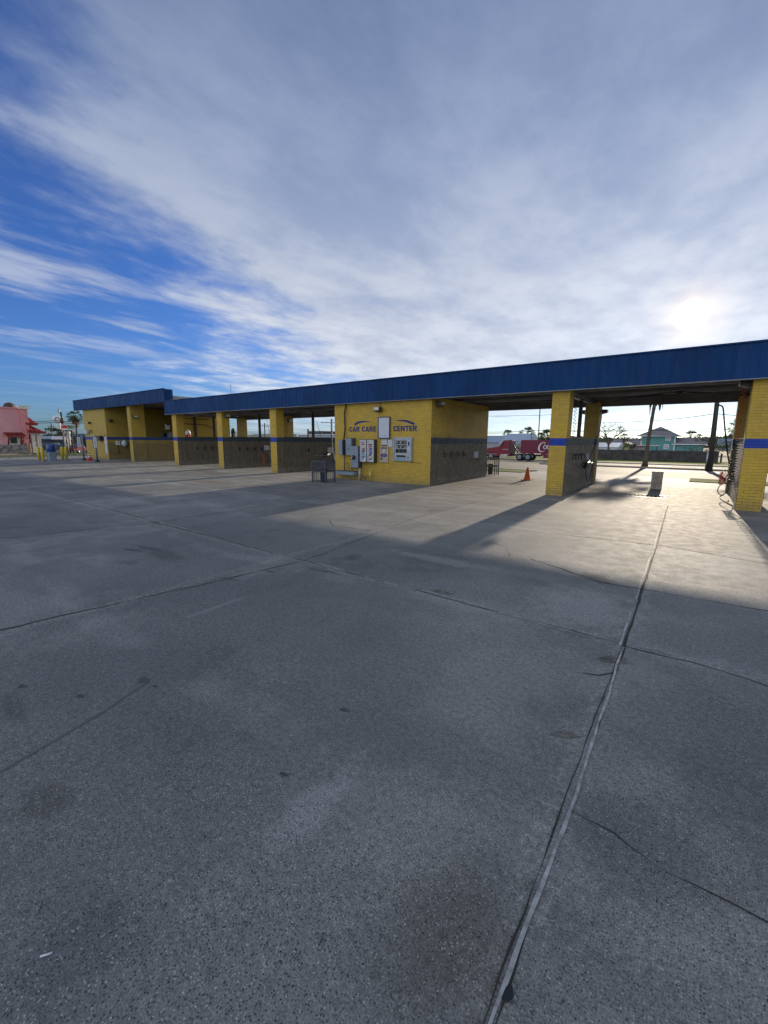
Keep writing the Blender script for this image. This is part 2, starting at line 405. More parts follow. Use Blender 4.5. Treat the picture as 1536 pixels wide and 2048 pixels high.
# ------------------------------------------------------------------ world + sun + camera
world = bpy.data.worlds.new('World'); scene.world = world; world.use_nodes = True
wt = world.node_tree; t = NT(wt); bg = wt.nodes['Background']
sky = t.n('ShaderNodeTexSky', sky_type='NISHITA'); sky.sun_disc = False
sky.sun_elevation = math.asin(SUN.z); sky.sun_rotation = math.atan2(SUN.x, SUN.y)
sky.air_density = 1.0; sky.dust_density = .6; sky.ozone_density = 2.0; sky.altitude = 0
STR = .1
tc = t.n('ShaderNodeTexCoord').outputs['Generated']
nrm = t.n('ShaderNodeVectorMath', operation='NORMALIZE'); t.l(tc, nrm.inputs[0]); D = nrm.outputs[0]
sp = t.n('ShaderNodeSeparateXYZ'); t.l(D, sp.inputs[0]); dx, dy, dz = sp.outputs
zc = t.math('MAXIMUM', t.math('ADD', dz, .07), .03)
cb = t.n('ShaderNodeCombineXYZ'); t.l(t.math('DIVIDE', dx, zc), cb.inputs[0]); t.l(t.math('DIVIDE', dy, zc), cb.inputs[1])
P = cb.outputs[0]
dotn = t.n('ShaderNodeVectorMath', operation='DOT_PRODUCT'); t.l(D, dotn.inputs[0]); dotn.inputs[1].default_value = SUN
g = dotn.outputs['Value']
big = t.noise(t.mapping(P, (.60, .30, 1), (0, 0, R(14)), (3.1, .6, 0)), 1.3, 6, .55)
mid = t.noise(t.mapping(P, (1.0, .62, 1), (0, 0, R(14)), (1.1, 7.6, 0)), 2.4, 7, .6)
fine = t.noise(t.mapping(P, (1.2, .9, 1), (0, 0, R(20)), (5.1, 2.6, 0)), 5.0, 6, .55)
hlen = t.math('MAXIMUM', t.math('SQRT', t.math('SUBTRACT', 1.0, t.math('MULTIPLY', dz, dz))), .05)
cosaz = t.math('DIVIDE', dy, hlen)
dc = t.math('DIVIDE', t.math('ADD', t.math('MULTIPLY', dx, -.97), t.math('MULTIPLY', dy, .243)), hlen)
ac = t.math('ARCCOSINE', t.math('MAXIMUM', t.math('MINIMUM', dc, .9999), -.9999))
cov = t.math('ADD', t.math('MULTIPLY', ac, 1.55), t.ramp(dz, .20, .50, 0., .52))
cov = t.math('ADD', cov, t.math('MULTIPLY', t.math('SUBTRACT', big, .5), 1.5))
cov = t.math('ADD', cov, t.math('MULTIPLY', t.math('SUBTRACT', mid, .5), 1.45))
cov = t.math('ADD', cov, t.math('MULTIPLY', t.math('SUBTRACT', fine, .5), .35))
covr = t.ramp(cov, .24, .98)
lowgap = t.ramp(dz, .015, .10, .45, 1.)            # thinner towards the horizon
wisp = t.noise(t.mapping(P, (1.1, .38, 1), (0, 0, R(24)), (9.3, 3.1, 0)), 2.2, 7, .6)
wisp = t.math('MULTIPLY', t.ramp(wisp, .46, .66), t.ramp(dz, .10, .24, .12, .62))
covr = t.math('MAXIMUM', covr, wisp)
covr = t.math('MULTIPLY', covr, lowgap)
thick = t.ramp(t.math('ADD', t.math('MULTIPLY', mid, .8), t.math('MULTIPLY', fine, .2)), .34, .66)
# cloud colour: lit through near the sun, slate-lavender high up
el = t.ramp(dz, .12, .68, 1., 0., False)
gs = t.ramp(g, .55, 1.0, 0., 1., False)
B = t.math('ADD', t.math('MULTIPLY', el, .46), t.math('MULTIPLY', t.math('POWER', gs, 2.), .04))
B = t.math('ADD', B, .25)
B = t.math('ADD', B, t.ramp(dy, .1, -.7, 0., .52))           # brightness added to unseen cloud opposite the sun, to lift and whiten the shade
B = t.math('MULTIPLY', B, t.ramp(thick, 0, 1, .86, 1.15, False))
warm = t.mix(t.ramp(B, .1, .75, 0, 1), (.62, .89, 1.55), (.98, 1.04, 1.15))
vm = t.n('ShaderNodeVectorMath', operation='SCALE'); t.l(warm, vm.inputs[0]); t.l(B, vm.inputs['Scale']); cloud = vm.outputs[0]
sk = t.n('ShaderNodeVectorMath', operation='SCALE'); t.l(sky.outputs[0], sk.inputs[0]); sk.inputs['Scale'].default_value = 1.0
skm = t.n('ShaderNodeVectorMath', operation='MULTIPLY'); t.l(sk.outputs[0], skm.inputs[0]); skm.inputs[1].default_value = (STR*.44, STR*.75, STR*1.5)
col = t.mix(t.math('MULTIPLY', covr, .93), skm.outputs[0], cloud)
# the sun seen through thin cloud, and its aureole
ang = t.math('ARCCOSINE', t.math('MINIMUM', g, 1.0))
disc = t.ramp(ang, R(.85), R(1.6), 9., 0.)
glow = t.math('MULTIPLY', t.math('EXPONENT', t.math('MULTIPLY', ang, -1/R(1.4))), .95)
glow2 = t.math('MULTIPLY', t.math('EXPONENT', t.math('MULTIPLY', ang, -1/R(9))), .09)
def addcol(c, v, tint):
    s1 = t.n('ShaderNodeVectorMath', operation='SCALE'); s1.inputs[0].default_value = tint; t.l(v, s1.inputs['Scale'])
    a = t.n('ShaderNodeVectorMath', operation='ADD'); t.l(c, a.inputs[0]); t.l(s1.outputs[0], a.inputs[1]); return a.outputs[0]
col = addcol(col, disc, (1., .93, .75)); col = addcol(col, glow, (1., .60, .20)); col = addcol(col, glow2, (1., .93, .82))
dn = t.ramp(dz, -.02, 0.0, .22, .85)
fin = t.n('ShaderNodeVectorMath', operation='SCALE'); t.l(col, fin.inputs[0]); t.l(dn, fin.inputs['Scale'])
t.l(fin.outputs[0], bg.inputs['Color']); bg.inputs['Strength'].default_value = 1.0

sl = bpy.data.lights.new('sun', 'SUN'); sl.energy = 5.0; sl.angle = R(.7); sl.color = (1., .84, .64)
so = bpy.data.objects.new('sun', sl); COL.objects.link(so); so.rotation_euler = SUN.to_track_quat('Z', 'Y').to_euler(); so.location = (0, 0, 30)

cam = bpy.data.cameras.new('camera'); cam.sensor_fit = 'HORIZONTAL'; cam.sensor_width = 36; cam.lens = F/1536*36
cam.clip_start = .05; cam.clip_end = 9000
co = bpy.data.objects.new('camera', cam); COL.objects.link(co); scene.camera = co
right = Mw @ Vector((1,0,0)); down = Mw @ Vector((0,1,0)); fwd = Mw @ Vector((0,0,1))
co.matrix_world = Matrix((( right.x, -down.x, -fwd.x, CAM.x), (right.y, -down.y, -fwd.y, CAM.y), (right.z, -down.z, -fwd.z, CAM.z), (0,0,0,1)))
scene.view_settings.view_transform = 'Standard'; scene.view_settings.look = 'None'
scene.view_settings.exposure = 0.24; scene.view_settings.gamma = 1.0
scene.cycles.max_bounces = 8; scene.cycles.use_denoising = True

# ------------------------------------------------------------------ ground sheets
def cuts(tab, a, b):
    return [a] + [v for v, _ in tab if a < v < b] + [b]
def sheet(name, m, x0, x1, y0, y1, dz, extra_x=(), extra_y=()):
    xs = sorted(set(cuts(PXB, x0, x1) + [e for e in extra_x if x0 < e < x1])); ys = sorted(set(cuts(PYB, y0, y1) + [e for e in extra_y if y0 < e < y1]))
    mb = MB()
    for a, b in zip(xs, xs[1:]):
        for c, d in zip(ys, ys[1:]):
            mb.face([(a, c, gz(a, c)+dz), (b, c, gz(b, c)+dz), (b, d, gz(b, d)+dz), (a, d, gz(a, d)+dz)])
    return struct(mb.build(name, m))
sheet('ground', M_sand, -6000, 6000, -400, 6000, -.03)
sheet('parking_lot', M_conc, -54, 30, -12, 23.0, 0)
sheet('driveway', M_conc, -7.8, -.2, 23.0, 26.0, 0)
sheet('verge', M_grass, -120, -7.8, 23.1, 26.0, .03)
sheet('verge', M_grass, -.2, 60, 22.6, 26.0, .03)
sheet('road', M_asph, -300, 300, 26.0, 41.0, -.01)
sheet('median', M_grass, -12, 300, 41.0, 45.0, .05)
sheet('back_road', M_road2, -300, 300, 45.0, 62.0, -.004)
sheet('side_path', M_walk, -300, 300, 63.5, 66.5, .02)
sheet('verge', M_grass, -300, 300, 66.5, 84, .0)
sheet('verge', M_grass, -300, 300, 62.0, 63.5, .0)
# left edge of the lot: strip of grass, pavement, side street
sheet('side_verge', M_grass, -66, -57, -60, 22.8, .02)
sheet('side_pavement', M_walk, -71, -67.5, -60, 22.8, .02)
def kerb(name, x0, x1, y0, y1, h=.12):
    mb = MB(); xs = cuts(PXB, x0, x1); ys = cuts(PYB, y0, y1)
    for a, b in zip(xs, xs[1:]):
        for c, d in zip(ys, ys[1:]):
            P = [(a, c), (b, c), (b, d), (a, d)]
            lo = [(p[0], p[1], gz(*p)-.05) for p in P]; hi = [(p[0], p[1], gz(*p)+h) for p in P]
            mb.face(hi)
            for i in range(4):
                j = (i+1) % 4; mb.face([lo[i], lo[j], hi[j], hi[i]])
    return struct(mb.build(name, M_curb))
kerb('kerb', -54.3, -54.0, -12, 23.0); kerb('kerb', -66.4, -66.0, -60, 22.8)
kerb('kerb', -12, 300, 40.8, 41.0); kerb('kerb', -300, 300, 62.0, 62.25)
kerb('kerb', -120, -7.8, 26.0, 26.2, .06)

# road markings on the back road
for i in range(-3, 6):
    mb = MB(); x = i*4.2; y = 53
    mb.face([(x, y, gz(x, y)+.004), (x+2.0, y, gz(x, y)+.004), (x+2.0, y+.25, gz(x, y+.25)+.004), (x, y+.25, gz(x, y+.25)+.004)])
    struct(mb.build('lane_marking', M_white))
for x0 in (-3.0, 0.2):
    mb = MB(); a = (x0, 36.6); b = (x0+2.6, 36.9)
    mb.face([(a[0], a[1], gz(*a)-.006), (b[0], a[1], gz(b[0], a[1])-.006), (b[0], b[1], gz(*b)-.006), (a[0], b[1], gz(a[0], b[1])-.006)])
    struct(mb.build('lane_marking', M_white))

# slab joints and cracks, lying in the lot surface
def wob(pts, amp, seed, step=.12):
    out = []; pts = [Vector((p[0], p[1], 0)) for p in pts]
    for a, b in zip(pts, pts[1:]):
        n = max(2, int((b-a).length/step)); d = (b-a).normalized(); s_ = Vector((-d.y, d.x, 0))
        for i in range(n):
            p = a.lerp(b, i/n); q = noise.noise(Vector((p.x*2.1+seed, p.y*2.1, seed)))+.5*noise.noise(Vector((p.x*9+seed, p.y*9, seed)))
            out.append(p + s_*q*amp)
    out.append(pts[-1]); return out
def crack(name, pts, w, mat, amp=.03, seed=0., dz=.003, step=.12, gaps=0., wv=.6):
    path = wob(pts, amp, seed, step); mb = MB(); prev = None
    for i in range(len(path)-1):
        a, b = path[i], path[i+1]; d = (b-a).normalized(); s_ = Vector((-d.y, d.x, 0))
        wa = w*(1+wv*noise.noise(Vector((a.x*4+seed, a.y*4, 3)))*1.6); wa = max(wa, w*.15)
        wb = w*(1+wv*noise.noise(Vector((b.x*4+seed, b.y*4, 3)))*1.6); wb = max(wb, w*.15)
        if gaps and noise.noise(Vector((a.x*1.3+seed, a.y*1.3, 9))) > 1-gaps*1.5: continue
        mb.face([(a-s_*wa/2)+Vector((0,0,dz+gz(a.x,a.y))), (b-s_*wb/2)+Vector((0,0,dz+gz(b.x,b.y))), (b+s_*wb/2)+Vector((0,0,dz+gz(b.x,b.y))), (a+s_*wa/2)+Vector((0,0,dz+gz(a.x,a.y)))])
    return struct(mb.build(name, mat))
g2 = lambda px, py: tuple(G(px, py)[:2])
crack("slab_joint", [(-.262, -.5), (-.272, .9), (-.283, 2.2), (-.288, 3.5)], .006, M_crack, .008, 3.3, .003, .03, .2, 1.3)
# the long pale-sealed joint on the right
crack('slab_joint', [(-.275, -.5), (-.285, .9), g2(1140, 1620), (-.3, 3.4)], .014, M_caulk, .007, 1, .005, .03, .12, .55)
crack('slab_joint', [(-.290, -.5), (-.299, .9), (-.312, 2.2), (-.312, 3.5)], .005, M_crack, .008, 2.3, .003, .03, 0, .9)
crack('slab_joint', [(-.3, 3.5), (-.36, 7.5), (-.47, 12.4)], .018, M_crack, .008, 4, .003, .1, 0, .5)
crack('slab_joint', [(-.33, 3.5), (-.39, 7.5), (-.50, 12.4)], .016, M_caulk, .01, 5, .0045, .1, .4, .5)
crack('slab_joint', [(9, 3.55), (.52, 3.49), (-.3, 3.54), (-3.95, 3.57), (-8.0, 3.62), (-16.2, 3.8), (-30, 4.0)], 0.0099, M_crack, .035, 7, .003, .1, .25, .9)
crack('slab_joint', [(6, 3.46), (.52, 3.42), (-.3, 3.50), (-3.95, 3.60), (-8.0, 3.66)], .03, M_faint, .03, 17, .0035, .1, .75, .8)
crack('slab_joint', [(-4.45, -.6), (-4.41, .69), (-4.22, 1.83), (-3.95, 3.57)], 0.0136, M_crack, .03, 11, .003, .06, 0, 1.1)
crack('slab_joint', [(-3.95, 3.57), (-4.49, 7.47), (-4.37, 12.5)], 0.0093, M_crack, .03, 12, .003, .1, .2, .8)
crack('slab_joint', [(-8.6, -1), (-8.52, 1.5), (-7.98, 3.62), (-8.4, 8.45), (-8.3, 12.5)], 0.0149, M_crack, .04, 13, .003, .1, 0, 1.)
crack('slab_joint', [(-16.6, 0), (-16.5, 3.08), (-16.25, 3.89), (-16.3, 12.4)], 0.0248, M_crack, .04, 14, .003, .15, 0, .9)
crack('slab_joint', [(9, 7.3), (.89, 7.28), (-.36, 7.55), (-2.3, 7.25), (-7.46, 7.34), (-16.2, 7.6)], 0.0087, M_crack, .03, 15, .003, .12, .3, .8)
crack('slab_joint', [(6, 7.24), (.89, 7.22), (-.36, 7.48), (-1.6, 7.36)], .03, M_faint, .04, 25, .0035, .12, .3, .6)
crack('slab_joint', [(1.2, 12.35), (-.48, 12.35), (-4.4, 12.42), (-8, 12.45)], 0.0124, M_crack, .02, 16, .003, .15, .1, .6)
for k, ys in enumerate((-12.2, -20.4, -24.5)):
    crack('slab_joint', [(ys, 0), (ys+.1, 12.4)], .03, M_crack, .03, 30+k, .003, .2, 0, .6)
crack('crack', [g2(1140, 1620), g2(1230, 1665), g2(1330, 1740), g2(1430, 1790), g2(1536, 1850), g2(1700, 1910)], .0045, M_crack, .02, 21, .003, .03, 0, 1.2)
crack('crack', [g2(1165, 1345), g2(1200, 1352), g2(1235, 1340)], .005, M_crack, .03, 22, .003, .04, 0, 1.2)
crack('crack', [g2(985, 1085), g2(1012, 1095), g2(1020, 1113)], .009, M_crack, .02, 23, .003, .08, 0, 1.)
crack('crack', [g2(660, 1040), g2(668, 1052), g2(740, 1062)], .01, M_crack, .05, 24, .003, .08, 0, 1.)
crack('crack', [g2(1060, 1118), g2(1200, 1165), g2(1310, 1182), g2(1430, 1205), g2(1536, 1222)], .012, M_crack, .05, 26, .003, .08, .1, 1.)
crack('crack', [g2(800, 1035), g2(860, 1050), g2(920, 1052)], .01, M_crack, .05, 27, .003, .08, 0, 1.)
crack('scrape', [g2(0, 1545), g2(120, 1475), g2(220, 1415), g2(290, 1368)], .016, plain('old_scrape', (.12, .12, .117), .9), .01, 28, .0025, .05, 0, .7)
def patch(name, c, rx, ry, rot, mat, seed, dz=.0022):
    mb = MB(); n = 34; pts = []
    for k in range(n):
        a = 2*PI*k/n; r_ = 1 + .75*noise.noise(Vector((math.cos(a)*1.8+seed, math.sin(a)*1.8, seed)))+.35*noise.noise(Vector((math.cos(a)*5+seed, math.sin(a)*5, seed)))
        x, y = rx*r_*math.cos(a), ry*r_*math.sin(a)
        X = c[0]+x*math.cos(rot)-y*math.sin(rot); Y = c[1]+x*math.sin(rot)+y*math.cos(rot)
        pts.append((X, Y, gz(X, Y)+dz))
    mb.face(pts); return struct(mb.build(name, mat))
M_oil = plain('oil_stain', (.065, .064, .066), .6, 0, .4, 12)
M_oil2 = plain('faded_stain', (.12, .118, .118), .7, 0, .35, 9)
patch('spalled_patch', g2(1130, 1470), .07, .022, .6, M_spall, 1); patch('spalled_patch', g2(880, 1183), .12, .05, .1, M_spall, 2)
patch('spalled_patch', g2(455, 1158), .11, .03, .3, M_spall, 3); patch('spalled_patch', g2(540, 1143), .12, .03, .1, M_spall, 4)
patch('spalled_patch', g2(318, 1046), .22, .06, .1, M_spall, 5); patch('spalled_patch', g2(1225, 1320), .10, .05, .6, M_spall, 6)
patch('spalled_patch', g2(650, 1142), .2, .04, .1, M_spall, 31); patch('spalled_patch', g2(140, 980), .3, .08, .1, M_spall, 33)
patch('stain', g2(300, 1097), .28, .05, .15, M_oil, 7); patch('stain', g2(265, 1100), .15, .04, .2, M_oil, 8)
patch('stain', g2(290, 1362), .045, .03, .2, M_oil, 9); patch('stain', g2(310, 1373), .02, .008, .5, M_oil, 10)
for k, (a, b, s_) in enumerate(((160, 1393, .03), (45, 1373, .03), (568, 1549, .02), (1016, 1998, .02), (690, 1420, .03))):
    patch('stain', g2(a, b), s_, s_*.5, .3, M_oil, 40+k)

# little debris on the slab
def twig(px, py, L, rot, label):
    p = G(px, py); o = MB().tube([(p.x-L/2*math.cos(rot), p.y-L/2*math.sin(rot), .004), (p.x+.004, p.y, .007), (p.x+L/2*math.cos(rot), p.y+L/2*math.sin(rot), .004)], [.0012, .002, .001], 5).build('twig', M_rust, loc=(p.x, p.y, 0))
    tag(o, label, 'twig')
twig(408, 1673, .03, -.5, 'short dark twig on bare concrete in the middle of the foreground')
twig(640, 1885, .04, -1.3, 'dark curved twig near the bottom edge of the concrete foreground')
twig(80, 1820, .035, -.6, 'thin dark twig on the concrete near the left edge')
p = G(92, 1912); o = MB().tube([(p.x-.008, p.y-.012, .004), (p.x+.008, p.y+.014, .004)], .003, 8).build('cigarette_butt', M_white, loc=(p.x, p.y, 0))
tag(o, 'small white cigarette butt on the concrete near the bottom left corner', 'litter')
p = G(1016, 1990); mb = MB(); mb.prism([(p.x-.012, p.y-.02), (p.x+.006, p.y-.016), (p.x+.014, p.y+.004), (p.x+.004, p.y+.024), (p.x-.01, p.y+.012)], .001, .006)
tag(mb.build('dead_leaf', M_dark, loc=(p.x, p.y, 0)), 'dark dead leaf beside the pale joint at the bottom of the lot', 'leaf')

# ------------------------------------------------------------------ the car wash building
FY = 12.6; BY = 17.4
BW = thing('car_wash_building', 'long open car wash with yellow brick pillars and blue ribbed metal fascia', 'car wash', (-17, 12.6, 0))
def part(mb, name, mats, par=BW, label=None):
    o = mb.build(name, mats, par)
    if label: o['label'] = label
    return o
# pillars
PXs = [(.81, 1.28), (-3.48, -3.01), (-15.99, -15.54), (-20.31, -19.85), (-24.93, -24.45)]
PXs_r = [(5.1, 5.57)]
def cap(mb, x0, x1, y0, y1, z): mb.box(x0, x1, y0, y1, z, z+.02)
for (a, b) in PXs + PXs_r:
    part(MB().bbox(a, b, FY, FY+.46, -.02, 3.0, .008), 'front_pillar', M_pillar)
    part(MB().bbox(a, b, BY-.47, BY, -.02, 2.95, .008), 'back_pillar', M_backp)
    mb = MB(); mb.box(a+.05, b-.05, FY+.463, BY-.473, -.02, 1.643); mb.box(a+.035, b-.035, FY+.463, BY-.473, 1.643, 1.672)
    part(mb, 'partition_wall', M_part)
    xm = (a+b)/2
    part(MB().box(xm-.05, xm+.05, 15.06, 15.16, 1.672, 2.92), 'roof_post', M_rust)
    # rafter running front to back
    mb = MB(); mb.box(xm-.06, xm+.06, FY+.463, BY-.05, 3.0, 3.012); mb.box(xm-.06, xm+.06, FY+.463, BY-.05, 2.87, 2.882); mb.box(xm-.006, xm+.006, FY+.463, BY-.05, 2.882, 3.0)
    part(mb, 'rafter', M_steel)
# centre room
part(MB().box(-11.89, -7.40, FY, BY, -.02, 3.0), 'equipment_room', M_room)
# tall section
part(MB().box(-38.5, -34.42, FY, 19.4, -.02, 3.78), 'tall_room', M_tall)
part(MB().bbox(-30.8, -30.34, FY, 13.5, -.02, 3.78, .008), 'front_pillar', M_tall)
mb = MB(); mb.box(-30.74, -30.40, 13.503, 16.2, -.02, 1.643); part(mb, 'partition_wall', M_tall)
part(MB().box(-30.78, -30.36, 16.203, 19.4, -.02, 3.78), 'inner_wall', M_inner)
part(MB().box(-24.93, -24.45, FY+.02, FY+.44, 3.003, 3.78), 'front_pillar', M_tall)
part(MB().box(-24.85, -24.5, 17.0, 19.4, -.02, 3.78), 'inner_wall', M_inner) if False else None
part(MB().box(-34.415, -30.8, 19.2, 19.38, -.02, 3.78), 'back_wall', M_inner)
# fascia with real ribs
def ribbed(x0, x1, y, z0, z1, pitch=.229, rib=.05, dep=.013, back=None):
    mb = MB(); x = x0; prof = []
    while x < x1 - pitch:
        prof += [(x, 0), (x+pitch-rib-.02, 0), (x+pitch-rib, -dep), (x+pitch-.02, -dep)]; x += pitch
    prof += [(x, 0), (x1, 0)]
    for (a, da), (b, db) in zip(prof, prof[1:]):
        mb.face([(a, y+da, z0), (b, y+db, z0), (b, y+db, z1), (a, y+da, z1)])
        mb.face([(b, y+.03, z0), (a, y+.03, z0), (a, y+.03, z1), (b, y+.03, z1)])
    return mb
def ribbed_side(x, y0, y1, z0, z1, pitch=.229, rib=.05, dep=.022):
    mb = MB(); y = y0; prof = []
    while y < y1 - pitch:
        prof += [(y, 0), (y+pitch-rib-.02, 0), (y+pitch-rib, dep), (y+pitch-.02, dep)]; y += pitch
    prof += [(y, 0), (y1, 0)]
    for (a, da), (b, db) in zip(prof, prof[1:]):
        mb.face([(x+da, a, z0), (x+db, b, z0), (x+db, b, z1), (x+da, a, z1)])
        mb.face([(x-.03, b, z0), (x-.03, a, z0), (x-.03, a, z1), (x-.03, b, z1)])
    return mb
XL, XR = -25.42, 5.75
ff = part(ribbed(XL, XR, 12.46, 2.945, 3.70), 'front_fascia', M_blue)
part(MB().box(XL-.02, XR+.02, 12.425, 12.50, 3.70, 3.735), 'fascia_cap', M_blue)
mb = MB(); mb.box(XL, XR, 12.43, 12.56, 2.925, 2.943); part(mb, 'fascia_bottom_trim', M_trim)
part(ribbed_side(XL+.0, 12.5, 12.9, 2.945, 3.70), 'fascia_return', M_blue)
part(ribbed(XL, XR, 17.5, 2.83, 3.55), 'back_fascia', M_blue)
mb = MB(); mb.box(XL, XR, 17.40, 17.46, 2.815, 3.13); part(mb, 'back_beam', plain('weathered_beam', (.16, .145, .13), .7, 0, .3, 1.5))
# roof deck, purlins
mb = MB()
x = XL+.02
while x < XR-.1:
    x2 = min(x+.30, XR-.02)
    mb.box(x, x+.24, 12.57, 17.39, 3.165, 3.18); mb.box(x+.24, min(x+.30, x2), 12.57, 17.39, 3.20, 3.215); x += .30
part(mb, 'roof_deck', M_deck)
for k in range(5):
    yy = 12.95 + k*.95
    mb = MB(); mb.box(XL+.03, XR-.03, yy, yy+.012, 3.02, 3.158); mb.box(XL+.03, XR-.03, yy+.012, yy+.065, 3.02, 3.03); mb.box(XL+.03, XR-.03, yy-.05, yy, 3.148, 3.158)
    part(mb, 'purlin', M_steel if k % 2 else M_deck)
# tall section roof
part(ribbed(-39.85, -25.27, 12.44, 3.68, 4.40), 'tall_fascia', M_blue)
part(ribbed_side(-25.27, 12.45, 12.95, 3.68, 4.40), 'tall_fascia_return', M_blue)
mb = MB(); mb.box(-39.87, -25.24, 12.405, 12.48, 4.40, 4.435); mb.box(-39.85, -25.27, 12.41, 12.56, 3.655, 3.677); part(mb, 'tall_fascia_trim', M_blue)
mb = MB(); mb.box(-39.8, -25.3, 12.57, 19.6, 3.80, 3.86); part(mb, 'tall_roof_deck', M_deck)
M_pale = plain('pale_roof_edge', (.42, .47, .46), .6)
mb = MB(); mb.box(-25.42, -25.27, 12.97, 19.6, 3.98, 4.05); part(mb, 'tall_roof_edge', M_pale)
mb = MB()
for k in range(12): mb.box(-25.4, -25.36, 13.0+k*.58, 13.06+k*.58, 3.86, 3.98)
mb.box(-25.46, -25.43, 12.97, 19.6, 3.86, 3.98); part(mb, 'roof_edge_frame', M_white)
part(MB().box(-25.3, -24.95, 13.2, 19.5, 3.58, 3.79), 'side_beam', M_rust)
part(MB().box(-39.7, -25.3, 19.45, 19.6, 3.4, 3.79), 'back_beam', M_deck)
mb = MB(); mb.box(-30.35, -30.28, 16.95, 17.12, 1.6, 3.6); mb.tube([(-30.3, 16.25, 2.62), (-30.3, 17.9, 2.6), (-30.3, 18.4, 2.42), (-30.3, 19.3, 2.36)], .03, 6); mb.tube([(-30.3, 16.25, 3.02), (-30.3, 19.3, 2.98)], .02, 6)
part(mb, 'pipe_run', M_rust)
# conduits and junction boxes under the roof of the two open bays
mb = MB(); mb.tube([(-7.3, 14.3, 2.98), (-5.6, 14.6, 2.93), (-4.9, 15.4, 2.93), (-4.3, 16.2, 2.98)], .018, 6); mb.lathe([(.0, 0), (.07, .01), (.07, .08), (0, .09)], (-5.3, 14.3, 2.86), 10)
mb.tube([(-5.4, 14.3, 2.92), (-5.0, 13.8, 2.90), (-4.4, 13.7, 2.90)], .014, 6); part(mb, 'ceiling_conduit', M_steel)
mb = MB(); mb.tube([(-2.5, 16.6, 2.93), (-1.9, 15.2, 2.91), (-1.0, 14.5, 2.91), (-.5, 14.4, 2.93)], .016, 6); mb.tube([(-.6, 14.4, 2.92), (.1, 14.9, 2.90), (.5, 15.9, 2.92)], .016, 6); mb.lathe([(.0, 0), (.08, .01), (.08, .09), (0, .1)], (-.6, 14.4, 2.85), 10)
part(mb, 'ceiling_conduit', M_rust)

# painted lettering on the front wall
def text_mesh(s_, w, h, th, mat, parent, at, name, bold=.03, rot=(R(90), 0, 0)):
    cu = bpy.data.curves.new('t', 'FONT'); cu.body = s_; cu.size = 1; cu.offset = bold; cu.resolution_u = 4; cu.space_character = 1.08
    ob = bpy.data.objects.new('t', cu); COL.objects.link(ob)
    dg = bpy.context.evaluated_depsgraph_get(); me = bpy.data.meshes.new_from_object(ob.evaluated_get(dg)); bpy.data.objects.remove(ob)
    xs = [v.co.x for v in me.vertices]; ys = [v.co.y for v in me.vertices]
    x0, x1, y0, y1 = min(xs), max(xs), min(ys), max(ys)
    import bmesh
    bm = bmesh.new(); bm.from_mesh(me)
    for v in bm.verts: v.co = Vector(((v.co.x-x0)/(x1-x0)*w, (v.co.y-y0)/(y1-y0)*h, 0))
    r_ = bmesh.ops.extrude_face_region(bm, geom=bm.faces[:])
    for e in r_['geom']:
        if isinstance(e, bmesh.types.BMVert): e.co.z += th
    bmesh.ops.recalc_face_normals(bm, faces=bm.faces)
    Rm = Matrix.Rotation(rot[2], 4, 'Z') @ Matrix.Rotation(rot[0], 4, 'X')
    off = Vector((0,0,0)); q = parent
    while q is not None: off += q.location; q = q.parent
    bmesh.ops.transform(bm, matrix=Matrix.Translation(Vector(at)-off) @ Rm, verts=bm.verts)
    bm.to_mesh(me); bm.free(); me.materials.clear(); me.materials.append(mat); me.name = name
    o = bpy.data.objects.new(name, me); COL.objects.link(o); o.parent = parent; return o
WY = FY - .0005
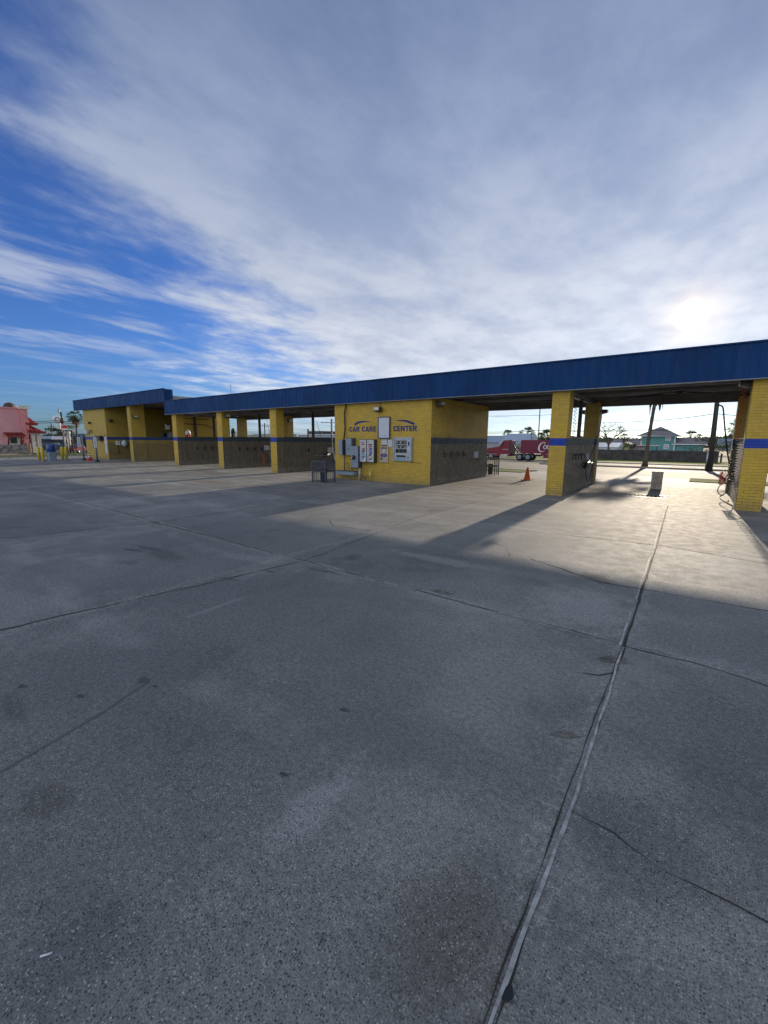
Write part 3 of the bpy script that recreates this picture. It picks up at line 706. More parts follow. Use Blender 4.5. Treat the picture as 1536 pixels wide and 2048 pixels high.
def block_text(word, x0, z0, w, h, label=None):
    # hand-painted heavy capitals, each stroke a thin coat of paint
    adv = {'C': .76, 'A': .80, 'R': .80, 'E': .70, 'N': .82, 'T': .76, ' ': .38}
    tot = sum(adv[c] for c in word)-.08; sx = w/tot; sz = h; mb = MB(); cur = 0.; k = 0
    def poly(pts):
        nonlocal k
        k += 1; yf = WY-.002-.0003*(k % 7); P = [(x0+(cur+p[0])*sx, z0+p[1]*sz) for p in pts]
        ar = sum(P[i][0]*P[(i+1) % len(P)][1]-P[(i+1) % len(P)][0]*P[i][1] for i in range(len(P)))
        if ar < 0: P = P[::-1]
        mb.face([(p[0], yf, p[1]) for p in P])
        for i in range(len(P)):
            a, b = P[i], P[(i+1) % len(P)]; mb.face([(a[0], WY, a[1]), (b[0], WY, b[1]), (b[0], yf, b[1]), (a[0], yf, a[1])])
    def band(out, inn):
        for i in range(len(out)-1): poly([out[i], out[i+1], inn[i+1], inn[i]])
    for ch in word:
        if ch == 'C': band([(.70, .66), (.66, .86), (.50, 1), (.22, 1), (.05, .84), (0, .5), (.05, .16), (.22, 0), (.50, 0), (.66, .14), (.70, .36)], [(.46, .66), (.45, .76), (.42, .80), (.32, .80), (.27, .74), (.25, .5), (.27, .26), (.32, .20), (.42, .20), (.45, .25), (.46, .36)])
        elif ch == 'A': poly([(0, 0), (.23, 0), (.44, 1), (.26, 1)]); poly([(.74, 0), (.51, 0), (.30, 1), (.48, 1)]); poly([(.18, .18), (.56, .18), (.52, .36), (.22, .36)])
        elif ch == 'R': poly([(0, 0), (.23, 0), (.23, 1), (0, 1)]); band([(.23, 1), (.50, 1), (.66, .88), (.68, .72), (.64, .54), (.50, .42), (.23, .42)], [(.23, .80), (.38, .80), (.44, .77), (.45, .71), (.44, .65), (.38, .61), (.23, .61)]); poly([(.28, .44), (.50, .44), (.74, 0), (.48, 0)])
        elif ch == 'E': poly([(0, 0), (.23, 0), (.23, 1), (0, 1)]); [poly([(.23, a), (.62, a), (.62, a+.2), (.23, a+.2)]) for a in (0, .4, .8)]
        elif ch == 'N': poly([(0, 0), (.22, 0), (.22, 1), (0, 1)]); poly([(.52, 0), (.74, 0), (.74, 1), (.52, 1)]); poly([(.02, 1), (.24, 1), (.72, 0), (.50, 0)])
        elif ch == 'T': poly([(0, .8), (.70, .8), (.70, 1), (0, 1)]); poly([(.235, 0), (.465, 0), (.465, .8), (.235, .8)])
        cur += adv[ch]
        if ch != ' ': part(mb, 'painted_letter', M_navy)
        mb = MB()
block_text('CAR CARE', -11.12, 1.865, 1.35, .19); block_text('CENTER', -8.99, 1.872, 1.02, .19)
def w5(u, v): p = PY(670+u/7.68, 800+v/7.683, FY-.0); return Vector((p.x, WY, p.z))
def swoosh(pts, ws):
    mb = MB(); P = [w5(*q) for q in pts]
    # smooth
    out = []; W = []
    for i in range(len(P)-1):
        for k in range(5):
            tt = k/5; a = P[max(i-1, 0)]; b = P[i]; c = P[i+1]; d = P[min(i+2, len(P)-1)]
            out.append(.5*((2*b)+(c-a)*tt+(2*a-5*b+4*c-d)*tt*tt+(3*b-a-3*c+d)*tt**3)); W.append(ws[i]*(1-tt)+ws[i+1]*tt)
    out.append(P[-1]); W.append(ws[-1])
    mb.ribbon(out, W, (0, -1, 0), .003); part(mb, 'painted_swoosh', M_navy)
swoosh([(300, 380), (345, 352), (400, 336), (470, 331), (550, 341)], [.085, .085, .07, .04, .004])
swoosh([(925, 320), (1000, 314), (1080, 322), (1150, 342), (1222, 372)], [.004, .045, .07, .08, .08])

# ------------------------------------------------------------------ fittings on the front wall
def wallbox(name, label, cat, u0, v0, u1, v1, dep, mat, hgt=None):
    a, b = w5(u0, v0), w5(u1, v1)
    th = thing(name, label, cat, ((a.x+b.x)/2, FY-dep/2, b.z))
    return th, a.x, b.x, b.z, a.z
def add_face_box(th, nm, x0, x1, z0, z1, yf, dep, mat, c=.006):
    return MB().box(x0, x1, yf-dep, yf, z0, z1).build(nm, mat, th)
# grey electrical cabinets
th, x0, x1, z0, z1 = wallbox('electrical_cabinet', 'leftmost grey electrical cabinet, above the wiring trough', 'electrical box', 118, 612, 178, 838, .24, M_greybox)
MB().box(x0, x1, FY-.24, FY, z0, z1).build('case', M_greydk, th); MB().box(x0+.005, x1-.005, FY-.26, FY-.243, z0+.01, z1-.01).build('door', M_greybox, th)
th, x0, x1, z0, z1 = wallbox('electrical_cabinet', 'pale grey electrical cabinet between the leftmost box and the meter box', 'electrical box', 215, 592, 300, 845, .26, M_greybox)
MB().box(x0, x1+.06, FY-.14, FY, z0, z1+.02).build('case', M_greydk, th); MB().box(x0, x1, FY-.2, FY-.143, z0, z1).build('door', M_greybox, th)
MB().box(x0+.08, x0+.2, FY-.204, FY-.2, z0+.22, z0+.25).build('name_plate', M_greydk, th)
th, x0, x1, z0, z1 = wallbox('meter_box', 'tall grey electric meter box with round glass meter', 'meter box', 300, 705, 412, 1040, .22, M_greybox)
MB().box(x0, x1+.02, FY-.20, FY, z0, z1).build('case', M_greydk, th); MB().box(x0, x1-.01, FY-.222, FY-.203, z0+.01, z1-.01).build('door', M_greybox, th)
c = w5(345, 878); mt = MB().lathe([(.085, 0), (.085, -.05), (.07, -.09), (.0, -.1)], (c.x, FY-.222, c.z), 20, axis='y').build('meter', M_glassd, th)
MB().lathe([(.028, 0), (.028, -.012), (0, -.014)], (c.x-.02, FY-.322, c.z-.01), 10, axis='y').build('meter_dial', M_white, mt)
th, x0, x1, z0, z1 = wallbox('wiring_trough', 'long horizontal grey wiring trough low on the wall under the cabinets', 'wiring trough', 68, 1078, 350, 1152, .30, M_greybox)
MB().box(x0, x1+.03, FY-.28, FY, z0, z1).build('trough', M_greybox, th); MB().box(x0-.005, x1+.035, FY-.30, FY, z1, z1+.015).build('cover', M_greydk, th)
# conduits
def pipe(name, label, pts, r, mat, cat='conduit', y=.06):
    P = []
    for q in pts:
        a = w5(q[0], q[1]); P.append((a.x, FY-(q[2] if len(q) > 2 else y), a.z))
    o = MB().tube(P, r, 8).build(name, mat, loc=(P[-1][0], P[-1][1], P[-1][2])); tag(o, label, cat); return o
pipe('conduit', 'dark rusty conduit rising from the leftmost cabinet to the fascia', [(182, 55), (180, 110), (162, 190), (163, 300), (170, 440), (168, 610, .12)], .03, M_rust)
pipe('conduit', 'thin dark conduit from the leftmost cabinet down to the trough', [(172, 838, .1), (173, 1078, .1)], .022, M_greydk)
pipe('conduit', 'thin branching cable between cabinets and trough', [(175, 965, .1), (218, 966, .1), (250, 1075, .12)], .01, M_greydk, 'cable')
pipe('conduit', 'pale conduit between second cabinet and trough', [(280, 850, .08), (278, 1072, .08)], .025, M_stain)
pipe('conduit', 'pale pipe from meter box down into the ground', [(405, 1040, .12), (406, 1243, .12)], .045, M_pvc)
o = pipe('conduit', 'dark forked cable low on the yellow wall right of the meter pipe', [(430, 1150), (470, 1190), (486, 1230)], .01, M_greydk, 'cable')
pipe('conduit', 'second arm of the forked cable, reaching the small yellow box', [(480, 1195), (505, 1165), (545, 1155)], .01, M_greydk, 'cable')
pipe('conduit', 'short yellow painted conduit under the small yellow junction box', [(552, 1160), (553, 1245)], .018, M_yconduit)
a = w5(555, 1120); o = MB().box(a.x-.07, a.x+.07, FY-.08, FY, a.z-.1, a.z+.1).build('junction_box', M_yconduit, loc=(a.x, FY, a.z-.1)); tag(o, 'small yellow painted junction box low on the front wall', 'junction box')
# narrow product dispensers
def dispenser(label, u0, v0, u1, v1, cols):
    th, x0, x1, z0, z1 = wallbox('product_dispenser', label, 'dispenser', u0, v0, u1, v1, .22, M_stain)
    MB().box(x0-.03, x1+.03, FY-.16, FY, z0-.02, z1+.02).build('case', M_rust, th)
    fr = MB(); y1_ = FY-.163
    fr.box(x0-.025, x0+.03, FY-.20, y1_, z0, z1); fr.box(x1-.03, x1+.02, FY-.20, y1_, z0, z1); fr.box(x0+.033, x1-.033, FY-.20, y1_, z0, z0+.05); fr.box(x0+.033, x1-.033, FY-.20, y1_, z1-.05, z1)
    fr.build('frame', M_stain, th)
    MB().box(x0+.033, x1-.033, FY-.175, y1_, z0+.053, z1-.053).build('display_panel', M_white, th)
    rnd = random.Random(len(label)); mb = MB(); n = 9
    zz = z0+.07; zt = z1-.07
    for k in range(n):
        a = zz+(zt-zz)*k/n; b = zz+(zt-zz)*(k+.8)/n; xa = x0+.05+rnd.random()*.02; xb = x1-.05-rnd.random()*.04
        mb.face([(xa, FY-.1775, a), (xb, FY-.1775, a+.03), (xb, FY-.1775, b+.03 if k < n-1 else b), (xa, FY-.1775, b)], cols[k % len(cols)])
    mb.build('printed_graphics', [plain('print_blue', (.02, .09, .32), .3), plain('print_red', (.38, .02, .06), .3), plain('print_navy', (.01, .015, .09), .3), plain('print_cream', (.55, .42, .32), .3), plain('print_cyan', (.05, .25, .5), .3)], th)
dispenser('left steel product dispenser with blue and red graphics beside the meter box', 440, 612, 522, 950, [4, 0, 4, 0, 2, 1, 3, 1, 2])
dispenser('right steel product dispenser with dark swirling graphics on a cream panel', 548, 612, 636, 955, [2, 3, 2, 2, 0, 2, 1, 2, 3])
# blank sign board
th, x0, x1, z0, z1 = wallbox('sign_board', 'blank white sign board in a dark frame between the words', 'sign', 672, 260, 852, 595, .06, M_white)
fr = MB(); fr.box(x0, x0+.03, FY-.06, FY, z0, z1); fr.box(x1-.03, x1, FY-.06, FY, z0, z1); fr.box(x0+.033, x1-.033, FY-.06, FY, z0, z0+.03); fr.box(x0+.033, x1-.033, FY-.06, FY, z1-.03, z1)
fr.build('frame', M_greydk, th); MB().box(x0+.033, x1-.033, FY-.045, FY-.005, z0+.033, z1-.033).build('panel', plain('sign_blank_face', (.50, .54, .62), .5, 0, .08, 3), th)
mb = MB(); mb.ribbon([(x0+.27, FY-.0455, z0+.10), (x0+.29, FY-.0455, z0+.125), (x0+.30, FY-.0455, z0+.10), (x0+.33, FY-.0455, z0+.115), (x0+.36, FY-.0455, z0+.09)], .014, (0, -1, 0), .001); mb.build('scribble', M_greydk, th)
# notices
a, b = w5(715, 602), w5(798, 690); tag(MB().box(a.x, b.x, FY-.012, FY, b.z, a.z).build('notice', M_paper, loc=(a.x, FY, b.z)), 'square white notice just under the blank sign board', 'notice')
a, b = w5(816, 612), w5(886, 725)
mb = MB(); xm, zm = (a.x+b.x)/2, (a.z+b.z)/2; hw, hh = (b.x-a.x)/2, (a.z-b.z)/2
Mx = Matrix(((1,0,0,xm),(0,0,-1,FY),(0,1,0,zm),(0,0,0,1)))
mb.prism([(-hw, -hh*.55), (-hw*.5, -hh), (hw*.5, -hh), (hw, -hh*.55), (hw, hh), (-hw, hh)], 0, .014, 0, Mx)
tag(mb.build('notice', M_paper, loc=(xm, FY, zm)), 'white notice with clipped lower corners right of the square one', 'notice')
# change machine
th, x0, x1, z0, z1 = wallbox('change_machine', 'tan coin change machine set in the yellow wall', 'change machine', 700, 712, 826, 960, .05, M_stain)
MB().box(x0, x1, FY-.05, FY, z0, z1).build('faceplate', plain('tan_faceplate', (.42, .34, .28), .45, .2), th)
def r5box(th, nm, u0, v0, u1, v1, yf, dep, mat):
    a, b = w5(u0, v0), w5(u1, v1); return MB().box(a.x, b.x, yf-dep, yf, b.z, a.z).build(nm, mat, th)
r5box(th, 'bill_slot', 718, 728, 808, 744, FY-.052, .012, M_dark); r5box(th, 'bill_slot', 730, 690, 795, 704, FY-.014, .01, M_dark)
k = r5box(th, 'coin_unit', 750, 758, 788, 805, FY-.052, .014, M_stain); r5box(k, 'coin_slot', 762, 772, 778, 792, FY-.068, .004, M_white)
k = r5box(th, 'instruction_panel', 716, 825, 808, 875, FY-.052, .006, M_navy)
for j in range(3): r5box(k, 'instruction_text', 738-j*3, 836+j*12, 795, 840+j*12, FY-.0585, .001, M_paper)
c = w5(728, 897); MB().lathe([(.035, 0), (.035, -.02), (.02, -.03), (0, -.03)], (c.x, FY-.052, c.z), 12, axis='y').build('coin_return', M_dark, th)
mb = MB()
for (u, v) in ((845, 905),):
    c = w5(u, v); mb.lathe([(.022, 0), (.016, -.004), (0, -.005)], (c.x, FY, c.z), 7, axis='y')
tag(mb.build('sticker_residue', M_paper, loc=(c.x, FY, c.z)), 'fleck of white sticker residue on yellow brick beside the change machine', 'sticker')
# vending machine
th, x0, x1, z0, z1 = wallbox('vending_machine', 'wall vending machine with nine small windows', 'vending machine', 908, 575, 1190, 940, .1, M_stain)
fr = MB(); yb = FY-.03
fr.box(x0, x0+.06, yb-.05, FY, z0, z1); fr.box(x1-.06, x1, yb-.05, FY, z0, z1); fr.box(x0+.063, x1-.063, yb-.05, FY, z0, z0+.06); fr.box(x0+.063, x1-.063, yb-.05, FY, z1-.06, z1)
fr.build('surround', plain('blue_grey_trim', (.30, .36, .44), .5, .3), th)
MB().box(x0+.063, x1-.063, FY-.06, FY-.002, z0+.063, z1-.063).build('door', M_stain, th)
pv = plain('product_wrap', (.35, .30, .30), .4, 0, .9, 14)
for ry in range(3):
    for cx_ in range(3):
        u0 = 946+cx_*58; v0 = [622, 690, 752][ry]
        k = r5box(th, 'window', u0, v0, u0+52, v0+[58, 52, 60][ry], FY-.0625, .006, M_glassd)
        if ry < 2: r5box(k, 'product', u0+8+cx_*4, v0+14, u0+34+cx_*3, v0+44, FY-.0695, .003, pv)
k = r5box(th, 'delivery_slot', 958, 845, 1098, 882, FY-.0625, .008, M_dark)
k = r5box(th, 'brand_strip', 958, 890, 1096, 908, FY-.0625, .004, plain('cyan_strip', (.05, .28, .45), .4)); r5box(k, 'strip_text', 985, 896, 1075, 901, FY-.067, .001, M_paper)
r5box(th, 'keypad', 1136, 640, 1156, 700, FY-.0625, .006, M_navy); r5box(th, 'coin_slot', 1134, 740, 1150, 760, FY-.0625, .008, M_white)
c = w5(1137, 884); MB().lathe([(.025, 0), (.025, -.012), (0, -.016)], (c.x, FY-.0625, c.z), 12, axis='y').build('lock', M_dark, th)
# horizontal scratch / cable under the vending machine
pipe('cable', 'thin dark cable along the brick course under the vending machine', [(1160, 958, .012), (1240, 962, .012), (1335, 970, .012)], .006, M_greydk, 'cable')

# ------------------------------------------------------------------ flood lights
def flood(label, loc, rz, sc=1.0):
    th = thing('flood_light', label, 'lamp', (0, 0, 0), 0, 'bronze flood lights on the car wash')
    mb = MB(); mb.prism([(-.06, -.09), (.12, -.04), (.12, .08), (-.06, .09)], -.13, .13, 0, Matrix(((0,0,1,0),(-1,0,0,-.12),(0,1,0,0),(0,0,0,1)))); mb.build('housing', M_bronze, th)
    mb = MB(); mb.prism([(.122, -.035), (.14, -.03), (.14, .07), (.122, .075)], -.11, .11, 0, Matrix(((0,0,1,0),(-1,0,0,-.12),(0,1,0,0),(0,0,0,1)))); mb.build('lens', M_lens, th)
    mb = MB(); mb.tube([(0, 0, .05), (0, -.08, .05), (0, -.10, .02)], .016, 6); mb.box(-.05, .05, -.012, 0, .0, .1); mb.build('bracket', M_bronze, th)
    th.location = loc; th.rotation_euler = (0, 0, rz); th.scale = (sc,)*3; return th
c = w5(695, 150); flood('brown flood light centred above the blank sign board', (c.x, FY, c.z), 0)
pipe('conduit', 'thin dark conduit from the fascia down to the central flood light', [(710, 25), (708, 120)], .01, M_rust)
flood('flood light on the corner of the centre room facing the cone bay', (-7.40, 12.95, 2.78), R(90))
flood('flood light on the inner side of the fifth yellow pillar from the right', (-19.85, 12.85, 2.72), R(90))
flood('flood light high on the back pillar two bays left of the centre room', (-20.0, 17.1, 2.65), R(90))
flood('flood light on the tall section pillar', (-30.34, 12.85, 2.95), R(90))
flood('round-backed flood light on the left side of the pillar behind the cone bay', (-3.48, 17.2, 2.62), R(-90), .9)
flood('flood light on the right side of the pillar behind the cone bay', (-3.01, 17.2, 2.62), R(90), .9)
flood('flood light at the top of the rightmost pillar', (.81, 12.95, 2.88), R(-90), .9)
p = PX(181, 846, -36); q = PY(181, 846, FY); flood('small flood light on the far left front wall', (q.x, FY, q.z), 0, .9)

# ------------------------------------------------------------------ wall hooks, papers
def hook(mb, x, y, z, s=1):
    mb.box(x, x+.03, y-.02, y+.02, z-.10, z+.10); mb.tube([(x+.03, y, z+.05), (x+.09, y, z+.03), (x+.10, y, z-.05), (x+.05, y, z-.09)], .012, 6)
def hooks(x, ys, z, label, group):
    first = None
    for yy in ys:
        if first is None:
            th = thing('mat_hook', label, 'hook', (0, 0, 0), 0, group); first = th
            MB().box(0, .02, -.02, .02, -.10, .10).build('plate', M_dark, th)
            MB().tube([(.02, 0, .05), (.07, 0, .04), (.09, 0, -.04), (.05, 0, -.08)], .014, 6).build('clip', M_rust, th)
            th.location = (x, yy, z)
        else: dup(first, (x, yy, z))
hooks(-7.4, [13.56, 14.1, 14.62, 15.14], 1.05, 'dark mat hook on the grey side wall of the centre room', 'mat hooks on the centre room side wall')
hooks(-3.06, [13.75, 14.1, 14.5, 14.95], 1.10, 'dark mat hook on the partition between cone bay and block bay', 'mat hooks on the partition right of the cone')
z_ = PX(494, 898, -19.9)
hooks(-19.9, [PX(px, 898, -19.9).y for px in (479, 494, 509, 524)], z_.z, 'dark mat hook on the second partition wall left of the centre room', 'mat hooks two bays left of the centre room')
hooks(-24.5, [PX(px, 896, -24.5).y for px in (394, 410, 425)], PX(410, 896, -24.5).z, 'dark mat hook on the leftmost grey partition wall', 'mat hooks on the leftmost grey partition')
hooks(-15.59, [PX(617, 900, -15.59).y], PX(617, 900, -15.59).z, 'lone dark mat hook on the partition behind the slatted bin', 'mat hook behind the bin')
def wallpaper(x, px0, py0, px1, py1, label, mat=M_paper, name='notice', cat='notice'):
    a, b = PX(px0, py0, x), PX(px1, py1, x)
    o = MB().box(x, x+.012, a.y, b.y, b.z, a.z).build(name, mat, loc=(x, a.y, b.z)); return tag(o, label, cat)
wallpaper(-7.4, 948, 903, 956, 915, 'small white notice on the grey side wall of the centre room')
wallpaper(-15.59, 655, 895, 665, 905, 'white notice on the partition beside the centre room, near the white hose')
wallpaper(-19.9, 528, 891, 539, 900, 'white printed notice on the second partition left of the centre room')
wallpaper(-3.06, 1173, 908, 1177, 921, 'white notice behind the black spray head')
wallpaper(-19.9, 524, 908, 531, 931, 'orange brown panel at the back of the second partition wall', plain('orange_panel', (.32, .12, .03), .5), 'panel', 'panel')
# tap handles on centre side wall
for px, lb in ((942, 'left of the two small pipe taps low on the centre room side wall'), (954, 'right of the two small pipe taps low on the centre room side wall')):
    a = PX(px, 919, -7.4); mb = MB(); mb.tube([(-7.4, a.y, a.z), (-7.32, a.y, a.z), (-7.30, a.y, a.z-.06)], .012, 6); mb.box(-7.34, -7.30, a.y-.04, a.y+.04, a.z, a.z+.02)
    tag(mb.build('tap', M_bronze, loc=(-7.4, a.y, a.z)), lb, 'tap')

# ------------------------------------------------------------------ spray hose equipment
def smooth(pts, k=6):
    P = [Vector(p) for p in pts]; out = []
    for i in range(len(P)-1):
        a = P[max(i-1, 0)]; b = P[i]; c = P[i+1]; d = P[min(i+2, len(P)-1)]
        for j in range(k):
            tt = j/k; out.append(.5*((2*b)+(c-a)*tt+(2*a-5*b+4*c-d)*tt*tt+(3*b-a-3*c+d)*tt**3))
    out.append(P[-1]); return out
def coil(x, y, z0, z1, r, turns, wire, dx=0, dy=0):
    pts = []; n = turns*10
    for i in range(n+1):
        f = i/n; a = 2*PI*turns*f; pts.append((x+dx*f+r*math.cos(a), y+dy*f+r*math.sin(a), z0+(z1-z0)*f))
    return MB().tube(pts, wire, 5)
# bay with the concrete block: orange air coil and spray hose on the right pillar
rt = PX(1492, 800, .74)
o = coil(.70, 13.3, 2.85, 1.62, .045, 14, .008).build('air_hose_coil', plain('orange_hose', (.45, .10, .02), .4), loc=(.7, 13.3, 1.62)); tag(o, 'orange coiled air hose hanging beside the rightmost pillar', 'hose')
o = coil(.70, 13.3, 1.60, .55, .06, 17, .010).build('air_hose_coil', M_dark, loc=(.7, 13.3, .55)); tag(o, 'black coiled hose stretched down the inner side of the rightmost pillar', 'hose')
a = PY(1462, 965, 14.6)
pts = []
for i in range(121):
    f = i/120; an = 2*PI*12*f; pts.append((.58+.075*math.cos(an), 14.3+.075*math.sin(an), .78-.34*f))
o = MB().tube(pts, .007, 6).build('air_hose_coil', plain('pink_red_hose', (.6, .05, .09), .35), loc=(.58, 14.3, .44)); tag(o, 'bunched red coiled hose low beside the rightmost partition', 'hose')
def yhose(seq, Y): return [PY(px, py, Y) for px, py in seq]
o = MB().tube(smooth(yhose([(1468, 955), (1463, 943), (1455, 949), (1446, 965), (1437, 975), (1436, 985), (1444, 990), (1455, 982), (1456, 972), (1448, 960), (1443, 950), (1450, 941), (1462, 946)], 14.6)), .012, 6).build('spray_hose', plain('grey_hose', (.08, .08, .09), .7), loc=(.6, 14.6, 0)); tag(o, 'looped grey spray hose hanging at the rightmost partition', 'hose')
g_ = [G(px, py, .015) for px, py in ((1447, 989), (1440, 992), (1442, 998), (1452, 1004), (1457, 1000), (1454, 1004), (1460, 1009), (1468, 1011))]
o = MB().tube(smooth(g_), .012, 6).build('spray_hose', plain('grey_hose_b', (.08, .08, .09), .8), loc=tuple(g_[0])); tag(o, 'grey hose end curling on the ground at the rightmost pillar foot', 'hose')
o = MB().tube(smooth([PY(px, py, 17.2) for px, py in ((1434, 810), (1441, 811), (1446, 816), (1448, 835), (1451, 870), (1455, 905), (1459, 930))]), .022, 6).build('hanging_hose', M_dark, loc=(.5, 17.2, 0)); tag(o, 'black hose hanging in an arc from the back beam near the utility pole', 'hose')
# partition right of the cone: spray head on hose, from the ceiling boom
S = lambda px, py, x=-2.96: PX(px, py, x)
o = MB().tube(smooth([S(1204, 802), S(1203, 835), S(1196, 870), S(1186, 900), S(1177, 923)]), .014, 6).build('spray_hose', M_dark, loc=(-2.96, 15, 1)); tag(o, 'black hose slanting down from the ceiling to the spray head', 'hose')
o = MB().tube(smooth([S(1171, 933), S(1172, 945), S(1174, 960), S(1177, 962), S(1181, 950), S(1185, 930)]), .012, 6).build('spray_hose', M_dark, loc=(-2.96, 15, 0)); tag(o, 'black hose loop hanging under the spray head', 'hose')
a, b = S(1169, 934), S(1177, 922)
th = thing('foam_brush', 'black foam brush in a holder on the partition beside the cone bay', 'spray head', tuple(a))
mb = MB(); mb.tube([a, b], .062, 8); mb.build('head', M_dark, th)
c1, c2 = S(1177, 926), S(1186, 925.5); mb = MB(); mb.tube([c1, c2], .022, 8); mb.build('holder', M_greybox, th)
o = coil(-3.2, 14.2, 2.75, 1.75, .035, 9, .008).build('air_hose_coil', M_dark, loc=(-3.2, 14.2, 1.75)); tag(o, 'thin coiled hose hanging above the partition right of the cone', 'hose')
# bay left of the centre room
S2 = lambda px, py, x=-15.5: PX(px, py, x)
o = MB().tube(smooth([S2(663, 838), S2(664, 870), S2(666, 900), S2(670, 918), S2(675, 927), S2(680, 925)]), .013, 6).build('spray_hose', M_white, loc=(-15.5, 16, 1)); tag(o, 'white hose hanging and looping up at the centre room', 'hose')
a, b = S2(648, 912), S2(657, 907.5)
th = thing('foam_brush', 'black brush end on the partition behind the slatted bin', 'spray head', tuple(a)); MB().tube([a, b], .07, 8).build('head', M_dark, th); MB().tube([b, S2(660, 908)], .045, 8).build('holder', M_greybox, th)
S3 = lambda px, py, x=-19.8: PX(px, py, x)
o = MB().tube(smooth([S3(536, 905), S3(540, 912), S3(537, 925), S3(541, 930)]), .03, 6).build('spray_hose', M_dark, loc=(-19.8, 16, 0)); tag(o, 'dark hose bundle at the back of the second partition left', 'hose')
for k, (xa, xb, ly) in enumerate(((571, 581, 'left'), (640, 637, 'right'))): pass
for px0, py0, px1, py1, lb in ((473, 834, 479, 868, 'thin slack cable seen against the sky above the third partition from the left'), (533, 838, 540, 868, 'thin slanted cable seen right of the dark post of the third bay'), (633, 838, 641, 872, 'thin slanted cable right of the dark post beside the centre room')):
    a, b = PY(px0, py0, 17.3), PY(px1, py1, 17.3); tag(MB().tube([a, a.lerp(b, .5)+Vector((0, 0, -.05)), b], .012, 5).build('cable', M_dark, loc=tuple(b)), lb, 'cable')

# ------------------------------------------------------------------ slatted bins
def bin_(loc, label, sc=1.0):
    th = thing('slatted_bin', label, 'litter bin', (0, 0, 0), 0, 'slatted steel litter bins')
    w = .29; mb = MB()
    for sx in (-1, 1):
        for sy in (-1, 1): mb.box(sx*w-.02, sx*w+.02, sy*w-.02, sy*w+.02, 0, .80)
    mb.build('corner_posts', M_greydk, th)
    for zz, nm in ((.40, 'middle_band'), (.76, 'top_band')):
        mb = MB()
        mb.box(-w+.023, w-.023, -w-.012, -w+.012, zz, zz+.05); mb.box(-w+.023, w-.023, w-.012, w+.012, zz, zz+.05); mb.box(-w-.012, -w+.012, -w+.023, w-.023, zz, zz+.05); mb.box(w-.012, w+.012, -w+.023, w-.023, zz, zz+.05)
        mb.build(nm, M_greydk, th)
    mb = MB()
    for k in range(5):
        q = -w+.10+k*(2*w-.2)/4
        for s in (-1, 1):
            mb.box(q-.007, q+.007, s*(w+.018)-.004, s*(w+.018)+.004, .03, .83); mb.box(s*(w+.018)-.004, s*(w+.018)+.004, q-.007, q+.007, .03, .83)
    mb.build('slats', M_greydk, th)
    mb = MB(); mb.lathe([(.11, .03), (.13, .5), (.135, .51), (.13, .515), (.10, .05)], (0, 0, 0), 16); mb.build('liner', M_greydk, th)
    mb = MB(); mb.tube([(-.2, 0, .83), (-.2, 0, .97)], .008, 5); mb.tube([(.2, 0, .83), (.2, 0, .97)], .008, 5); mb.box(-.24, .24, -.2, .2, .97, .985); mb.build('rain_lid', M_greydk, th)
    th.location = loc; th.rotation_euler = (0, 0, R(8)); return th
b1 = bin_((-10.95, 10.98, 0), 'dark slatted steel litter bin on the open concrete left of the centre room')
dup(b1, (-7.75, 18.75, gz(-7.7, 18.8)), R(3), 'slatted steel litter bin standing behind the centre room, in front of the red truck')

# ------------------------------------------------------------------ cones, block, drains
th = thing('traffic_cone', 'plain orange traffic cone in the bay between centre room and next pillar', 'traffic cone', (-5.45, 17.0, 0))
c = (-5.45, 17.0, 0)
MB().prism([(c[0]-.18, c[1]-.18), (c[0]+.18, c[1]-.18), (c[0]+.18, c[1]+.18), (c[0]-.18, c[1]+.18)], 0, .03).build('base', M_orange, th)
MB().lathe([(.135, .03), (.125, .06), (.035, .50), (.025, .515), (.0, .515)], c, 20).build('cone', M_orange, th)
p = G(180, 921.5); th = thing('traffic_cone', 'faded red cone with two white bands before the far left wall', 'traffic cone', (p.x, p.y, 0))
MB().box(p.x-.2, p.x+.2, p.y-.2, p.y+.2, 0, .03).build('base', M_red, th); MB().lathe([(.15, .03), (.10, .24), (0, .24)], p, 16).build('cone', M_red, th)
MB().lathe([(.10, .242), (.085, .32), (0, .32)], p, 16).build('band', M_white, th); MB().lathe([(.085, .322), (.07, .37), (0, .37)], p, 16).build('cone', M_red, th)
MB().lathe([(.07, .372), (.052, .45), (0, .45)], p, 16).build('band', M_white, th); MB().lathe([(.052, .452), (.03, .52), (0, .52)], p, 16).build('tip', M_dark, th)
a, b = G(1301.5, 978), G(1321, 979); cx_, cy_ = (a.x+b.x)/2, a.y+.12
mb = MB(); M_block = plain('stained_concrete_block', (.58, .52, .44), .85, 0, .3, 7, .6)
mb.prism([(cx_-.155, cy_-.10), (cx_+.155, cy_-.10), (cx_+.155, cy_+.10), (cx_-.155, cy_+.10)], -.01, .54)
mb.prism([(cx_-.165, cy_-.11), (cx_+.165, cy_-.11), (cx_+.165, cy_+.11), (cx_-.165, cy_+.11)], .543, .585)
tag(mb.build('concrete_block', M_block, loc=(cx_, cy_, 0)), 'upright pale concrete block standing in the open bay near the drain', 'concrete block')
